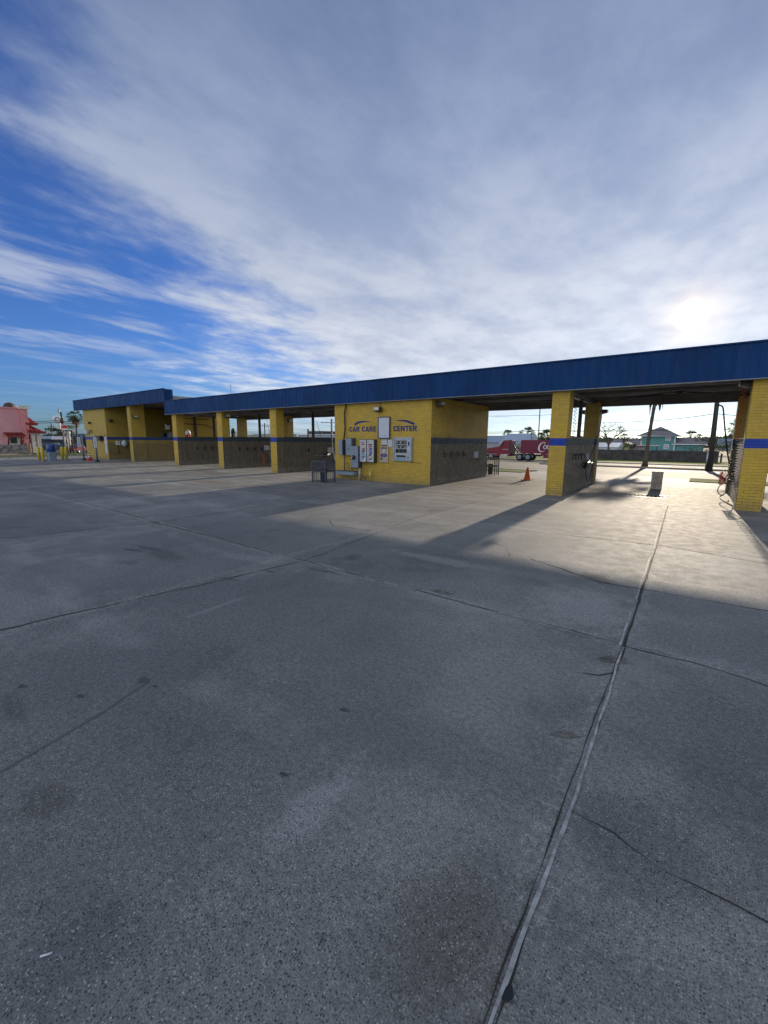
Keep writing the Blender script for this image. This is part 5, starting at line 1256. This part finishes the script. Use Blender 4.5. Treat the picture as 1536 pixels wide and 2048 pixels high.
for k, (ya, yb, lb) in enumerate(((832, 829, 'highest faint power line over the truck'), (864, 859, 'middle power line over the pale blue roof'), (867, 858, 'power line rising to the right over the trailer'))):
    wire([PY(975, ya, 85), PY(1040, (ya+yb)/2, 85), PY(1105, yb, 85)], .03, lb, .1)

# ------------------------------------------------------------------ the red delivery truck
TY = 60.; 
def truck():
    zg = gz(-15, TY)
    xc0 = PY(970, 905, TY).x; xc1 = PY(1019, 905, TY).x; xt0 = PY(1041, 900, TY).x; xt1 = PY(1184, 900, TY).x
    th = thing('delivery_truck', 'red delivery truck with white script on its trailer, on the far road', 'truck', ((xc0+xt1)/2, TY, zg))
    Mred = plain('truck_red', (.17, .008, .025), .35, 0, .06, 1); Mredt = plain('trailer_red', (.14, .008, .032), .45, 0, .08, 1)
    zt = PY(1060, 880, TY).z; zb_ = PY(1080, 913, TY).z; y0, y1 = TY, TY+2.5
    mb = MB(); mb.bbox(xt0, xt1, y0, y1, zg+1.05, zt, .08); mb.box(xt0+3.2, xt1-2.6, y0+.03, y1-.03, zg+.45, zg+1.047); mb.box(xt0+2.9, xt0+3.2, y0+.03, y1-.03, zg+.75, zg+1.047)
    body = mb.build('trailer_body', Mredt, th)
    mb = MB()
    for k in range(1, 9): xx = xt0+k*(xt1-xt0)/9; mb.box(xx-.015, xx+.015, y0-.012, y0-.001, zg+1.1, zt-.1)
    for k in range(6): mb.box(xt0+3.6+k*.9, xt0+3.9+k*.9, y0+.01, y0+.028, zg+.95, zg+1.02, 1)
    mb.build('trailer_seams', [plain('seam_red', (.22, .01, .035), .5), M_stain], body)
    # white flowing script
    mb = MB(); ox = PY(1074, 885, TY).x+.35; cz = PY(1084, 894.5, TY).z; hh = 1.0
    rib = lambda pts, ws: mb.ribbon(smooth([(ox+p[0]*hh, y0-.013-.001*len(mb.f)/40, cz+p[1]*hh) for p in pts], 5), sum([[ws[i]*(1-j/5)+ws[i+1]*(j/5) for j in range(5)] for i in range(len(ws)-1)], [])+[ws[-1]], (0, -1, 0), .002)
    def bigC(o_):
        rib([(o_+.72, .42), (o_+.70, .62), (o_+.45, .66), (o_+.10, .35), (o_-.05, -.1), (o_+.05, -.45), (o_+.35, -.60), (o_+.75, -.48)], [.05, .09, .07, .15, .20, .15, .09, .04])
        rib([(o_+.05, -.45), (o_-.25, -.40), (o_-.42, -.1), (o_-.35, .2)], [.08, .07, .06, .02]) if o_ > 1 else None
    def lo(o_): rib([(o_+.30, .22), (o_+.12, .30), (o_-.02, .05), (o_+.08, -.20), (o_+.30, -.18), (o_+.38, .05), (o_+.28, .22), (o_+.5, .26)], [.05, .07, .11, .08, .06, .10, .05, .03])
    def lc(o_): rib([(o_+.32, .14), (o_+.24, .27), (o_+.06, .18), (o_+.0, -.05), (o_+.12, -.22), (o_+.36, -.12)], [.06, .06, .09, .11, .08, .03])
    def la(o_):
        rib([(o_+.32, .2), (o_+.12, .26), (o_+.0, .0), (o_+.10, -.2), (o_+.30, -.05)], [.05, .07, .11, .08, .04]); rib([(o_+.34, .26), (o_+.30, -.1), (o_+.38, -.2), (o_+.52, -.12)], [.08, .09, .06, .03])
    def ll(o_): rib([(o_+.0, -.1), (o_+.22, .35), (o_+.2, .62), (o_+.08, .5), (o_+.06, -.05), (o_+.16, -.2), (o_+.32, -.12)], [.04, .06, .06, .08, .1, .07, .03])
    bigC(0); lo(.62); lc(1.10); la(1.55); rib([(2.1, .02), (2.35, .04)], [.06, .06]); bigC(2.75); lo(3.4); ll(3.9); la(4.2)
    mb.build('script_logo', M_white, body)
    # chassis, tractor
    mb = MB(); mb.box(xc0+1.0, xt0+2.6, y0+.75, y1-.75, zg+.62, zg+.88); mb.build('chassis', M_dark, th)
    # cab: sloped hood profile extruded across
    def prof(pts, ya, yb, m, nm, par=th):
        Mx = Matrix(((1,0,0,0),(0,0,-1,yb),(0,1,0,0),(0,0,0,1))); q = MB(); q.prism(pts, 0, yb-ya, 0, Mx); return q.build(nm, m, par)
    L0 = xc0; hood = xc0+2.0; cabx = xc1
    cab = prof([(L0, zg+.62), (L0+.35, zg+.62), (L0+.45, zg+1.0), (L0+1.3, zg+1.0), (L0+1.45, zg+.55), (cabx, zg+.55), (cabx, zg+2.75), (cabx-.35, zg+2.86), (hood+.75, zg+2.83), (hood+.15, zg+1.95), (L0+.25, zg+1.62), (L0, zg+1.45)], y0+.08, y1-.08, Mred, 'cab')
    w_ = prof([(hood+.45, zg+1.95), (cabx-1.15, zg+1.95), (cabx-1.15, zg+2.6), (hood+.85, zg+2.6)], y0+.05, y0+.078, M_glass, 'side_window', cab)
    prof([(cabx-.9, zg+.8), (cabx-.1, zg+.8), (cabx-.1, zg+.86), (cabx-.9, zg+.86)], y0+.05, y0+.078, M_chrome, 'handle', cab)
    # small script on door
    q = MB(); 
    for k in range(4): xx = hood+.7+k*.22; q.ribbon([(xx, y0+.078, zg+1.45), (xx+.06, y0+.078, zg+1.62), (xx+.15, y0+.078, zg+1.45)], .04, (0, -1, 0), .003)
    q.build('door_lettering', M_white, cab)
    MB().bbox(L0-.15, L0+.1, y0+.1, y1-.1, zg+.45, zg+.85, .05).build('bumper', M_chrome, th)
    prof([(hood+.6, zg+2.9), (cabx, zg+2.9), (cabx, zg+3.05), (hood+1.0, zg+3.0)], y0+.4, y1-.4, M_white, 'roof_deflector') if False else None
    MB().box(cabx-.25, cabx+.2, y0+.2, y0+.38, zg+1.0, zg+2.9).build('exhaust_stack', M_greydk, th)
    MB().bbox(hood+.3, cabx-.3, y0+.0, y0+.4, zg+.38, zg+.82, .12).build('fuel_tank', M_chrome, th)
    MB().box(xt0-1.4, xt0+2.4, y0+.02, y0+.6, zg+1.15, zg+1.20).build('mudguard', M_white, th) if False else None
    MB().tube(smooth([(cabx+.1, y0+1, zg+2.2), (cabx+.6, y0+1, zg+1.5), (cabx+1.0, y0+1, zg+1.1)]), .12, 6).build('air_lines', M_greydk, th)
    def wheel(x, y, r_=.52, w=.3):
        q = MB().lathe([(r_*.6, 0), (r_*.97, .02), (r_, .06), (r_, w-.06), (r_*.97, w-.02), (r_*.6, w)], (x, y, zg+r_), 22, axis='y').build('wheel', M_tyre, th)
        MB().lathe([(r_*.58, -.01), (r_*.5, .03), (r_*.2, .05), (r_*.18, -.03), (0, -.03)], (x, y, zg+r_), 18, axis='y').build('rim', M_greybox, q)
    for x in (L0+.9,): wheel(x, y0+.1); wheel(x, y1-.4)
    for x in (xt0-.15, xt0+1.05): wheel(x, y0+.05, .5, .5); wheel(x, y1-.55, .5, .5)
    for x in (xt1-1.9, xt1-.9): wheel(x, y0+.05, .5, .5); wheel(x, y1-.55, .5, .5)
    mb = MB()
    for x in (xt0-.15, xt0+1.05):
        P = []
        for k in range(9): a = PI*k/8; P.append((x+.62*math.cos(a), y0+.3, zg+.5+.62*math.sin(a)))
        mb.tube(P, .05, 5)
    mb.build('mudguards', M_stain, th)
truck()

# low wall seen through left bays: long pale roofline far behind
p0, p1 = PY(560, 871, 120), PY(1000, 884, 120)
def strip_building(label, px0, px1, pyt, Y, mat, roofm, name='warehouse', cat='building', dep=14, nwin=0):
    x0, x1 = X(px0, Y), X(px1, Y); zt = PY((px0+px1)/2, pyt, Y).z; zb = gz((x0+x1)/2, Y); th = thing(name, label, cat, ((x0+x1)/2, Y, zb))
    MB().box(x0, x1, Y, Y+dep, zb, zt-.3).build('wall', mat, th); MB().box(x0-.4, x1+.4, Y-.4, Y+dep+.4, zt-.297, zt).build('roof', roofm, th)
    for k in range(nwin):
        xx = x0+(x1-x0)*(k+.5)/nwin; MB().box(xx-.8, xx+.8, Y-.05, Y-.002, zb+1.2, zt-1.2).build('window', M_glass, th)
    return th
strip_building('long pale grey low building seen through the bay left of the centre room', 596, 690, 868.5, 110, plain('pale_grey_wall', (.36, .40, .45), .7), M_metalroof, nwin=8)
strip_building('dark flat building beyond the dark post beside the centre room', 618, 640, 862, 150, M_greydk, M_shingle)
gable_house('distant grey gabled roof left of the crossarm pole', 634, 652, 160, 869, 862, plain('gw', (.3, .3, .3), .8), M_shingle, 10, False)
for k, (px, py) in enumerate(((648, 866), (657, 866), (540, 866), (532, 867), (474, 866), (480, 869))):
    b = onground(PY(px, 890, 140)); h = PY(px, py, 140).z-b.z
    leaf_tree('distant_tree', ['low distant tree left of the crossarm pole', 'low distant tree touching the crossarm pole', 'distant tree at the right of the narrow third gap', 'distant tree at the left of the narrow third gap', 'distant tree beside the black vacuum', 'lower distant tree right of the black vacuum'][k], b, h, 2.2, h*.3, M_bush, 350, .5, 90+k, 'distant trees behind the bays')
strip_building('pale low building seen behind the second grey partition', 470, 500, 869, 95, plain('pale_green_wall', (.4, .45, .36), .7), M_metalroof)
strip_building('pale blue grey building seen in the narrow third gap', 506, 545, 867, 120, plain('blue_grey_wall', (.32, .38, .45), .7), M_metalroof)

# ------------------------------------------------------------------ far left: pink building, cars, water tower, sign
PXL = -84.
def LP(px, py, x=PXL): return PX(px, py, x)
zb = gz(PXL, 15)
M_pink = plain('pink_stucco', (.66, .33, .35), .85, 0, .08, .6, .4)
M_pink2 = plain('pale_pink_stucco', (.66, .27, .27), .85)
M_tile = plain('red_clay_tile', (.24, .022, .022), .6, 0, .3, 1.5)
M_stonew = plain('stone_wainscot', (.22, .20, .19), .85, 0, .55, 2.2)
M_cream = plain('cream_trim', (.62, .58, .50), .7)
M_peach = plain('peach_stucco', (.66, .42, .26), .8)
yA = LP(0, 880).y-16; yC = LP(57, 880).y; yS = LP(47, 880).y
th = thing('pink_restaurant', 'pink stucco building with red tile roofs and stone base', 'building', (PXL, yC-6, zb))
zt = LP(20, 817.5).z; zwain = LP(25, 889).z
MB().box(PXL-16, PXL, yA, yC-.3, zwain, zt).build('wall', M_pink, th)
MB().box(PXL-16, PXL+.12, yA, yC-.2, zb-.1, zwain-.003).build('stone_base', M_stonew, th)
MB().box(PXL-16.1, PXL+.1, yA, yC-.3, zt+.003, zt+.25).build('parapet_cap', M_pink2, th)
zpt = LP(50, 812).z
mb = MB(); mb.prism([(PXL-.6, LP(46, 880).y), (PXL+.5, LP(46, 880).y), (PXL+.5, yC+.2), (PXL-.6, yC+.2)], zwain+.2, zpt-.5); mb.build('corner_pilaster', M_pink2, th)
MB().box(PXL-.8, PXL+.7, LP(44, 880).y, yC+.5, zpt-.497, zpt).build('pilaster_cap', M_cream, th)
# round vent on roof
c = LP(19, 812, PXL-3); vt = MB().lathe([(.8, zt-c.z), (.78, zt-c.z+.55), (.55, zt-c.z+.95), (.2, zt-c.z+1.1), (0, zt-c.z+1.1)], (c.x, c.y, c.z), 14).build('roof_vent', M_rust, th)
# window with tile awning
a, b = LP(17.5, 873), LP(36.5, 887.5)
f = MB().box(PXL-.05, PXL+.10, a.y-.35, b.y+.35, b.z-.1, a.z+.2).build('window', M_cream, th); MB().box(PXL+.103, PXL+.13, a.y+.1, b.y-.1, b.z+.05, a.z-.1).build('pane', M_glassd, f)
aw0, aw1 = LP(9, 871).y, LP(45, 871).y; za, zc_ = LP(20, 866).z, LP(20, 871).z
mb = MB(); Mx = Matrix(((0,0,1,0),(1,0,0,0),(0,1,0,0),(0,0,0,1)))
mb.face([(PXL+1.1, aw0, zc_), (PXL+1.1, aw1, zc_), (PXL+.02, aw1, za), (PXL+.02, aw0, za)]); mb.face([(PXL+1.1, aw0, zc_-.15), (PXL+.02, aw0, za-.15), (PXL+.02, aw1, za-.15), (PXL+1.1, aw1, zc_-.15)]); mb.face([(PXL+1.1, aw0, zc_-.15), (PXL+1.1, aw1, zc_-.15), (PXL+1.1, aw1, zc_), (PXL+1.1, aw0, zc_)])
n = 9
for k in range(n+1):
    yy = aw0+(aw1-aw0)*k/n; mb.tube([(PXL+1.13, yy, zc_+.03), (PXL+.02, yy, za+.03)], .11, 6)
mb.build('tile_awning', M_tile, th)
for yy in (aw0+.3, aw1-.3):
    MB().tube([(PXL+.9, yy, zc_-.15), (PXL+.3, yy, zc_-.9), (PXL+.05, yy, zc_-1.3)], .12, 6).build('awning_bracket', M_tile, th)
# entry wing
e0, e1 = yC+.3, LP(84, 880).y
ze0 = LP(70, 864).z; zw = LP(70, 849).z
MB().box(PXL-10, PXL-.8, e0, LP(66, 880).y, ze0+.5, LP(62, 846).z).build('upper_wall', M_pink, th)
def tiled(y0, y1, x_out, x_in, z_lo, z_hi, hipr, nm):
    mb = MB(); A = (x_out, y0, z_lo); B = (x_out, y1, z_lo); C = (x_in, y1-hipr, z_hi); D_ = (x_in, y0, z_hi); E_ = (x_in-4, y1, z_lo)
    mb.face([A, B, C, D_]); mb.face([B, E_, C]); mb.face([(A[0], A[1], A[2]-.2), (B[0], B[1], B[2]-.2), B, A]); mb.face([(B[0], B[1], B[2]-.2), (E_[0], E_[1], E_[2]-.2), E_, B])
    nn = max(3, int((y1-y0)/.45))
    for k in range(nn+1):
        yy = y0+(y1-y0)*k/nn; tt = 1 if yy <= y1-hipr else max(.05, (y1-yy)/hipr)
        mb.tube([(x_out, yy, z_lo+.04), (x_out+(x_in-x_out)*tt, yy, z_lo+.04+(z_hi-z_lo)*tt)], .12, 5)
    mb.build(nm, M_tile, th)
tiled(yC-.1, LP(86.5, 864).y, PXL+1.2, PXL-2.5, LP(70, 864.5).z, LP(60, 842).z, 6, 'lower_tile_roof')
tiled(yC-.1, LP(73, 848).y, PXL+.6, PXL-2.5, LP(66, 848).z, LP(60, 820).z, 3.2, 'upper_tile_roof')
MB().box(PXL-9, PXL-2.0, e0, e1-1.5, zb, ze0-.2).build('entry_wall', M_peach, th)
for px0, px1, m in ((58, 60.5, M_peach), (63, 70, M_cream), (74, 82, M_cream)):
    MB().box(PXL-.4, PXL+.5, LP(px0, 890).y, LP(px1, 890).y, zb, LP(70, 865.5).z-.25).build('entry_column', m, th)
MB().box(PXL-.4, PXL+.4, LP(58, 890).y, LP(82, 890).y, LP(70, 868).z, LP(70, 865.5).z-.24).build('entry_beam', M_peach, th)
MB().box(PXL-2.0, PXL-1.95, LP(71, 890).y, LP(75, 890).y, zb, LP(70, 876).z).build('door', M_dark, th)

# cars
def gp(px, py):
    v = ray(px, py); D_ = 20.
    while D_ < 400:
        q = CAM+v*(D_/math.hypot(v.x, v.y))
        if q.z <= gz(q.x, q.y): return D_
        D_ += .5
    return D_
def car(label, px0, px1, pyb, col, D, style='sedan', rev=False, rz_off=0, sc=1., name='parked_car', group='parked cars'):
    pxc = (px0+px1)/2; D = min(gp(pxc, pyb), D); v = HD(pxc, pyb, D); base = onground(v); W = (HD(px1, pyb, D)-HD(px0, pyb, D)).length
    s_ = sc*.95
    th = thing(name, label, 'car', (0, 0, 0), 0, group); m = plain('car_paint_'+style, col, .25, .2, .05)
    if style == 'sedan': pr = [(-2.3, .35), (-2.3, .75), (-2.2, .9), (-1.35, .98), (-.75, 1.38), (.45, 1.42), (1.35, 1.02), (2.15, .9), (2.3, .7), (2.3, .35)]; gl = [(-1.2, .99), (-.7, 1.33), (.42, 1.36), (1.15, 1.03)]
    elif style == 'pickup': pr = [(-2.3, .45), (-2.3, 1.05), (-1.3, 1.15), (-.75, 1.72), (.45, 1.75), (.6, 1.12), (2.3, 1.1), (2.3, .45)]; gl = [(-1.1, 1.16), (-.68, 1.66), (.38, 1.68), (.45, 1.16)]
    else: pr = [(-2.3, .4), (-2.3, .95), (-1.45, 1.1), (-.85, 1.68), (1.9, 1.70), (2.25, 1.1), (2.3, .4)]; gl = [(-1.2, 1.12), (-.78, 1.6), (1.8, 1.62), (2.02, 1.12)]
    w = .88; Mx = Matrix(((1,0,0,0),(0,0,-1,w),(0,1,0,0),(0,0,0,1)))
    b_ = MB(); n = len(pr); 
    rings = []
    for yy, sc in ((-w, .93), (-w+.10, 1.), (w-.10, 1.), (w, .93)):
        st = len(b_.v); zc = .8
        for (x, z) in pr:
            inn = 1 if z < 1.0 else (.82 if abs(yy) > .7 else 1.0)
            b_.v.append((x*(.985 if sc < 1 else 1), yy*(inn if z > 1.2 else 1), z if sc == 1 else zc+(z-zc)*.97))
        rings.append(st)
    for r0, r1 in zip(rings, rings[1:]):
        for k in range(n):
            j = (k+1) % n; b_.f.append((r0+k, r1+k, r1+j, r0+j)); b_.m.append(0); b_.sm.append(False)
    b_.f.append(tuple(rings[0]+k for k in range(n))); b_.m.append(0); b_.sm.append(False)
    b_.f.append(tuple(rings[-1]+k for k in reversed(range(n)))); b_.m.append(0); b_.sm.append(False)
    b_.build('body', m, th)
    g_ = MB()
    for sy in (-1, 1):
        pts = [(x, sy*(w*.97 if z < 1.2 else w*.86)+sy*.012, z) for x, z in gl]
        g_.face(pts if sy < 0 else pts[::-1])
    g_.build('side_window', M_glass, th)
    wsx = pr[3] if style == 'sedan' else pr[2]; wst = pr[4] if style == 'sedan' else pr[3]
    MB().prism([(-.7, 0), (.7, 0), (.62, 1), (-.62, 1)], 0, .012, 0, Matrix(((0, wst[0]-wsx[0], -.7, wsx[0]-.01), (1, 0, 0, 0), (0, (wst[1]-wsx[1])*.93, .7, wsx[1]+.02), (0,0,0,1)))).build('windshield', M_glass, th)
    for x in (-1.42, 1.4):
        for sy in (-1, 1):
            q = MB().lathe([(.2, -.1), (.33, -.1), (.34, -.06), (.34, .06), (.33, .1), (.2, .1)], (x, sy*(w-.07), .34), 16, axis='y').build('wheel', M_tyre, th); MB().lathe([(.2, sy*.09), (.19, sy*.105), (0, sy*.105)], (x, sy*(w-.07), .34), 12, axis='y').build('rim', M_stain, q)
    for sy in (-.62, .62):
        MB().box(-2.33, -2.27, sy-.16, sy+.16, .62, .78).build('headlight', M_lens, th); MB().box(2.27, 2.33, sy-.14, sy+.14, .7, .85).build('tail_light', M_red, th)
    MB().box(-2.36, -2.30, -.8, .8, .36, .52).build('bumper', M_greydk, th)
    th.location = base; th.scale = (s_, s_, s_); th.rotation_euler = (0, 0, faceang(pxc)+(PI if rev else 0)+rz_off); return th
car('dark blue sedan nearest behind the pay kiosk', 97, 141, 899, (.05, .10, .17), 128, 'sedan', True)
car('white car behind the dark blue sedan', 84, 118, 896, (.6, .62, .65), 136, 'suv', False)
car('white car at the right of the dark blue sedan', 122, 152, 896, (.6, .6, .6), 137, 'sedan', True, R(25))
car('dark red pickup beside the far left sign post', 143, 172, 906, (.10, .010, .018), 100, 'pickup', False, R(62))
car('dark car in the shade beside the pink entry', 74, 106, 896, (.02, .02, .025), 133, 'suv', False, R(30))
# left background
a = HD(115, 833, 420); base = onground(a)
th = thing('water_tower', 'white water tower with a fluted bowl', 'water tower', tuple(base)); h = a.z-base.z; k_ = 420/1.0*22/835/2*.86
r_ = (HD(125, 850, 420)-HD(104, 850, 420)).length/2
zs = lambda py: HD(115, py, 420).z-base.z
MB().lathe([(r_*.52, 0), (r_*.50, zs(862)), (r_*.55, zs(852)), (r_*.62, zs(846.5))], base, 24).build('column', plain('tower_white', (.55, .58, .60), .6), th)
MB().lathe([(r_*.6, zs(846.3)), (r_*.96, zs(842)), (r_, zs(838)), (r_*.99, zs(835)), (r_*.9, zs(833)), (0, zs(832.5))], base, 28).build('bowl', plain('tower_bowl', (.66, .67, .68), .6), th)
mb = MB(); an = faceang(111); dd = (CAM-Vector(base)); dd.z = 0; dd.normalize()
c = Vector(base)+dd*(r_*1.0)+Vector((0, 0, zs(839))); s_ = Vector((-dd.y, dd.x, 0))
mb.ribbon(smooth([c-s_*2+Vector((0, 0, -1)), c-s_*1.2+Vector((0, 0, 1.2)), c+s_*.8+Vector((0, 0, 1.2)), c+s_*1.8+Vector((0, 0, -.8))]), .7, dd, .1); mb.build('painted_emblem', M_greybox, th)
mb = MB()
for k in range(4): a_ = Vector(base)+s_*(k-1.5)*1.6; mb.tube([(a_.x, a_.y, base.z+zs(832.6)), (a_.x, a_.y, base.z+zs(830))], .2, 4)
mb.build('roof_aerials', M_steel, th)
# street light
tpp = HD(121.5, 824, 95); base = onground(tpp); th = thing('street_lamp', 'tall dark street lamp in front of the water tower', 'street lamp', tuple(base))
MB().tube([base, (base.x, base.y, tpp.z)], [.22, .14], 8).build('pole', M_rust, th)
e = HD(116.5, 820, 95); MB().tube([(base.x, base.y, tpp.z-.1), (e.x, e.y, e.z)], .06, 6).build('arm', M_rust, th)
MB().tube([(e.x, e.y, e.z+.15), (e.x+.05, e.y+.1, e.z-.35)], .17, 6).build('lamp_head', M_steel, th)
mb = MB(); mb.tube([(base.x+.15, base.y, HD(121, 835, 95).z), (base.x+.15, base.y, HD(121, 846, 95).z)], [.14, .42], 8); mb.build('transformer', M_rust, th)
# billboard sign
Dg = 88; a, b = HD(122, 848.5, Dg), HD(151, 861.5, Dg); base = onground(HD(136, 890, Dg)); an = faceang(136)
th = thing('roadside_sign', 'tilted roadside sign with red emblem and green script on thin poles', 'sign', tuple(base))
wv = (HD(151, 855, Dg)-HD(122, 855, Dg)).length; zc0, zc1 = HD(136, 860.5, Dg).z, HD(136, 849, Dg).z; cc = HD(136.5, 855, Dg)
Mx = Matrix.Translation((cc.x, cc.y, 0)) @ Matrix.Rotation(an, 4, 'Z')
MB().box(-wv/2, wv/2, -.15, .15, zc0, zc1, 0, Mx).build('sign_panel', plain('sign_panel', (.42, .50, .44), .5, 0, .2, 1), th)
pp = lambda u, w, d=-.16: Mx @ Vector((u*wv/2, d, (zc0+zc1)/2+w*(zc1-zc0)/2)); nn = (Mx.to_3x3() @ Vector((0, -1, 0)))
mb = MB()
for (s0, s1) in (((-.88, .1), (-.45, -.5)), ((-.85, -.6), (-.5, .7)), ((-.45, -.5), (-.38, .5)), ((-.38, .5), (-.2, .1)), ((-.2, .1), (-.42, -.1)), ((-.95, .0), (-.2, -.25))): mb.ribbon([pp(*s0, -.16-.002*len(mb.f)/3), pp(*s1, -.16-.002*len(mb.f)/3)], .32, nn, .01)
mb.build('red_emblem', M_red, th)
mb = MB(); mb.ribbon(smooth([pp(-.1, .2), pp(.05, .65), pp(.1, -.1), pp(.25, .4), pp(.35, -.05), pp(.45, .55), pp(.55, .0), pp(.75, .45), pp(.95, .3)]), .12, nn, .01); mb.ribbon([pp(-.15, -.45, -.175), pp(.95, -.55, -.175)], .12, nn, .01); mb.build('green_script', plain('sign_green', (.05, .16, .07), .5), th)
mb = MB(); mb.ribbon([pp(-.9, -.75, -.17), pp(-.3, -.6, -.17), pp(.3, -.62, -.17), pp(.95, -.85, -.17)], .3, nn, .01); mb.build('white_band', M_white, th)
for u in (-.75, -.35, .35):
    q = Mx @ Vector((u*wv/2, 0, 0)); MB().tube([(q.x, q.y, base.z-.1), (q.x, q.y, zc0)], .12, 6).build('support_pole', M_rust if u == .35 else M_steel, th)
b = onground(HD(155, 880, 100)); fan_palm('palm_tree', 'fan palm with shaggy crown beside the tall section roof', b, HD(155, 834, 100).z-b.z, .2, 1.75, 44, 31)
b = onground(HD(117, 880, 175)); leaf_tree('broadleaf_tree', 'dark spreading tree under the roadside sign', b, HD(117, 860.5, 175).z-b.z, 6.6, 2.6, M_bush, 2600, .6, 33)
b = onground(HD(104, 880, 172)); leaf_tree('broadleaf_tree', 'smaller dark tree left of the water tower foot', b, HD(104, 865, 172).z-b.z, 3.2, 1.7, M_bush, 900, .5, 34)
def far_box(label, px0, px1, pyt, D, wallm, roofm, nm='shop_building', nwin=0):
    a = HD((px0+px1)/2, pyt, D); base = onground(a); an = faceang((px0+px1)/2); W = (HD(px1, pyt, D)-HD(px0, pyt, D)).length
    th = thing(nm, label, 'building', tuple(base)); Mx = Matrix.Translation(base) @ Matrix.Rotation(an, 4, 'Z'); h = a.z-base.z
    MB().box(-W/2, W/2, 0, 8, 0, h-.9, 0, Mx).build('wall', wallm, th); MB().box(-W/2-.4, W/2+.4, -.5, 8.4, h-.897, h, 0, Mx).build('roof', roofm, th)
    for k in range(nwin):
        x = -W/2+W*(k+.5)/nwin; MB().box(x-W/nwin*.36, x+W/nwin*.36, -.06, -.003, .8, h-1.3, 0, Mx).build('window', M_glass, th)
far_box('low dark shopfront with pale blue canopy behind the pink entry', 78, 107, 872, 158, M_greydk, plain('pale_blue_canopy', (.35, .45, .55), .5))
far_box('white framed shop behind the parked cars', 106, 140, 872.5, 150, M_greydk, M_white, nwin=4)
far_box('blue fronted building left of the tall section', 138, 176, 867.5, 160, M_greydk, plain('blue_front', (.03, .10, .16), .5), nwin=3)
b = onground(HD(138, 888, 124)); th = thing('cream_post', 'cream tapered post under the roadside sign', 'post', tuple(b)); zz = HD(138, 863, 124).z-b.z
MB().lathe([(.45, 0), (.38, zz*.85), (.6, zz*.9), (.65, zz), (0, zz)], b, 12).build('shaft', M_cream, th)
upole(102, 847, 160, 'thin distant pole left of the water tower', 1.4, 1, False, .16)
upole(89, 866, 170, 'faint thin pole right of the pink roof', .8, 0, False, .12)
for ya, yb, lb in ((842.5, 841.5, 'upper far left power line passing the water tower'), (845.5, 845, 'lower far left power line passing the water tower')):
    wire([HD(66, ya, 110), HD(110, yb-.5, 110), HD(175, ya+2, 110)], .05, lb, .1)
# low hedge of shrubs on side verge
for k, (px, py) in enumerate(((49, 908), (70, 908), (114, 908))):
    b = onground(G(px, py, -.5)); leaf_tree('grass_tuft', ['left green tuft on the side verge before the pink wall', 'middle green tuft on the side verge', 'right green tuft on the side verge behind the kiosk'][k], b, .35, .9, .14, M_bush2, 160, .15, 120+k, None, 'plant')

# far tree line closing the horizon to the north
def treeline(name, label, x0, x1, y, h, n, seed):
    rnd = random.Random(seed); mb = MB()
    for i in range(n):
        x = rnd.uniform(x0, x1); yy = y+rnd.uniform(-12, 12); hh = h*(.55+.45*(noise.noise(Vector((x*.02, seed, 0)))+.5)); z_ = gz(x, yy)+rnd.random()**.8*hh
        a = Vector((rnd.gauss(0, 1), rnd.gauss(0, .4), rnd.gauss(0, .6))).normalized(); b = Vector((0, 1, 0)).cross(a).normalized(); s_ = rnd.uniform(.8, 1.9)
        p = Vector((x, yy, z_)); mb.face([p-a*s_, p-b*s_*.6, p+a*s_, p+b*s_*.6])
    o = mb.build(name, M_bush2); tag(o, label, 'trees', None, 'stuff')
treeline('distant_woods', 'far dusky treeline along the horizon', -420, 260, 330, 7.5, 9000, 5)
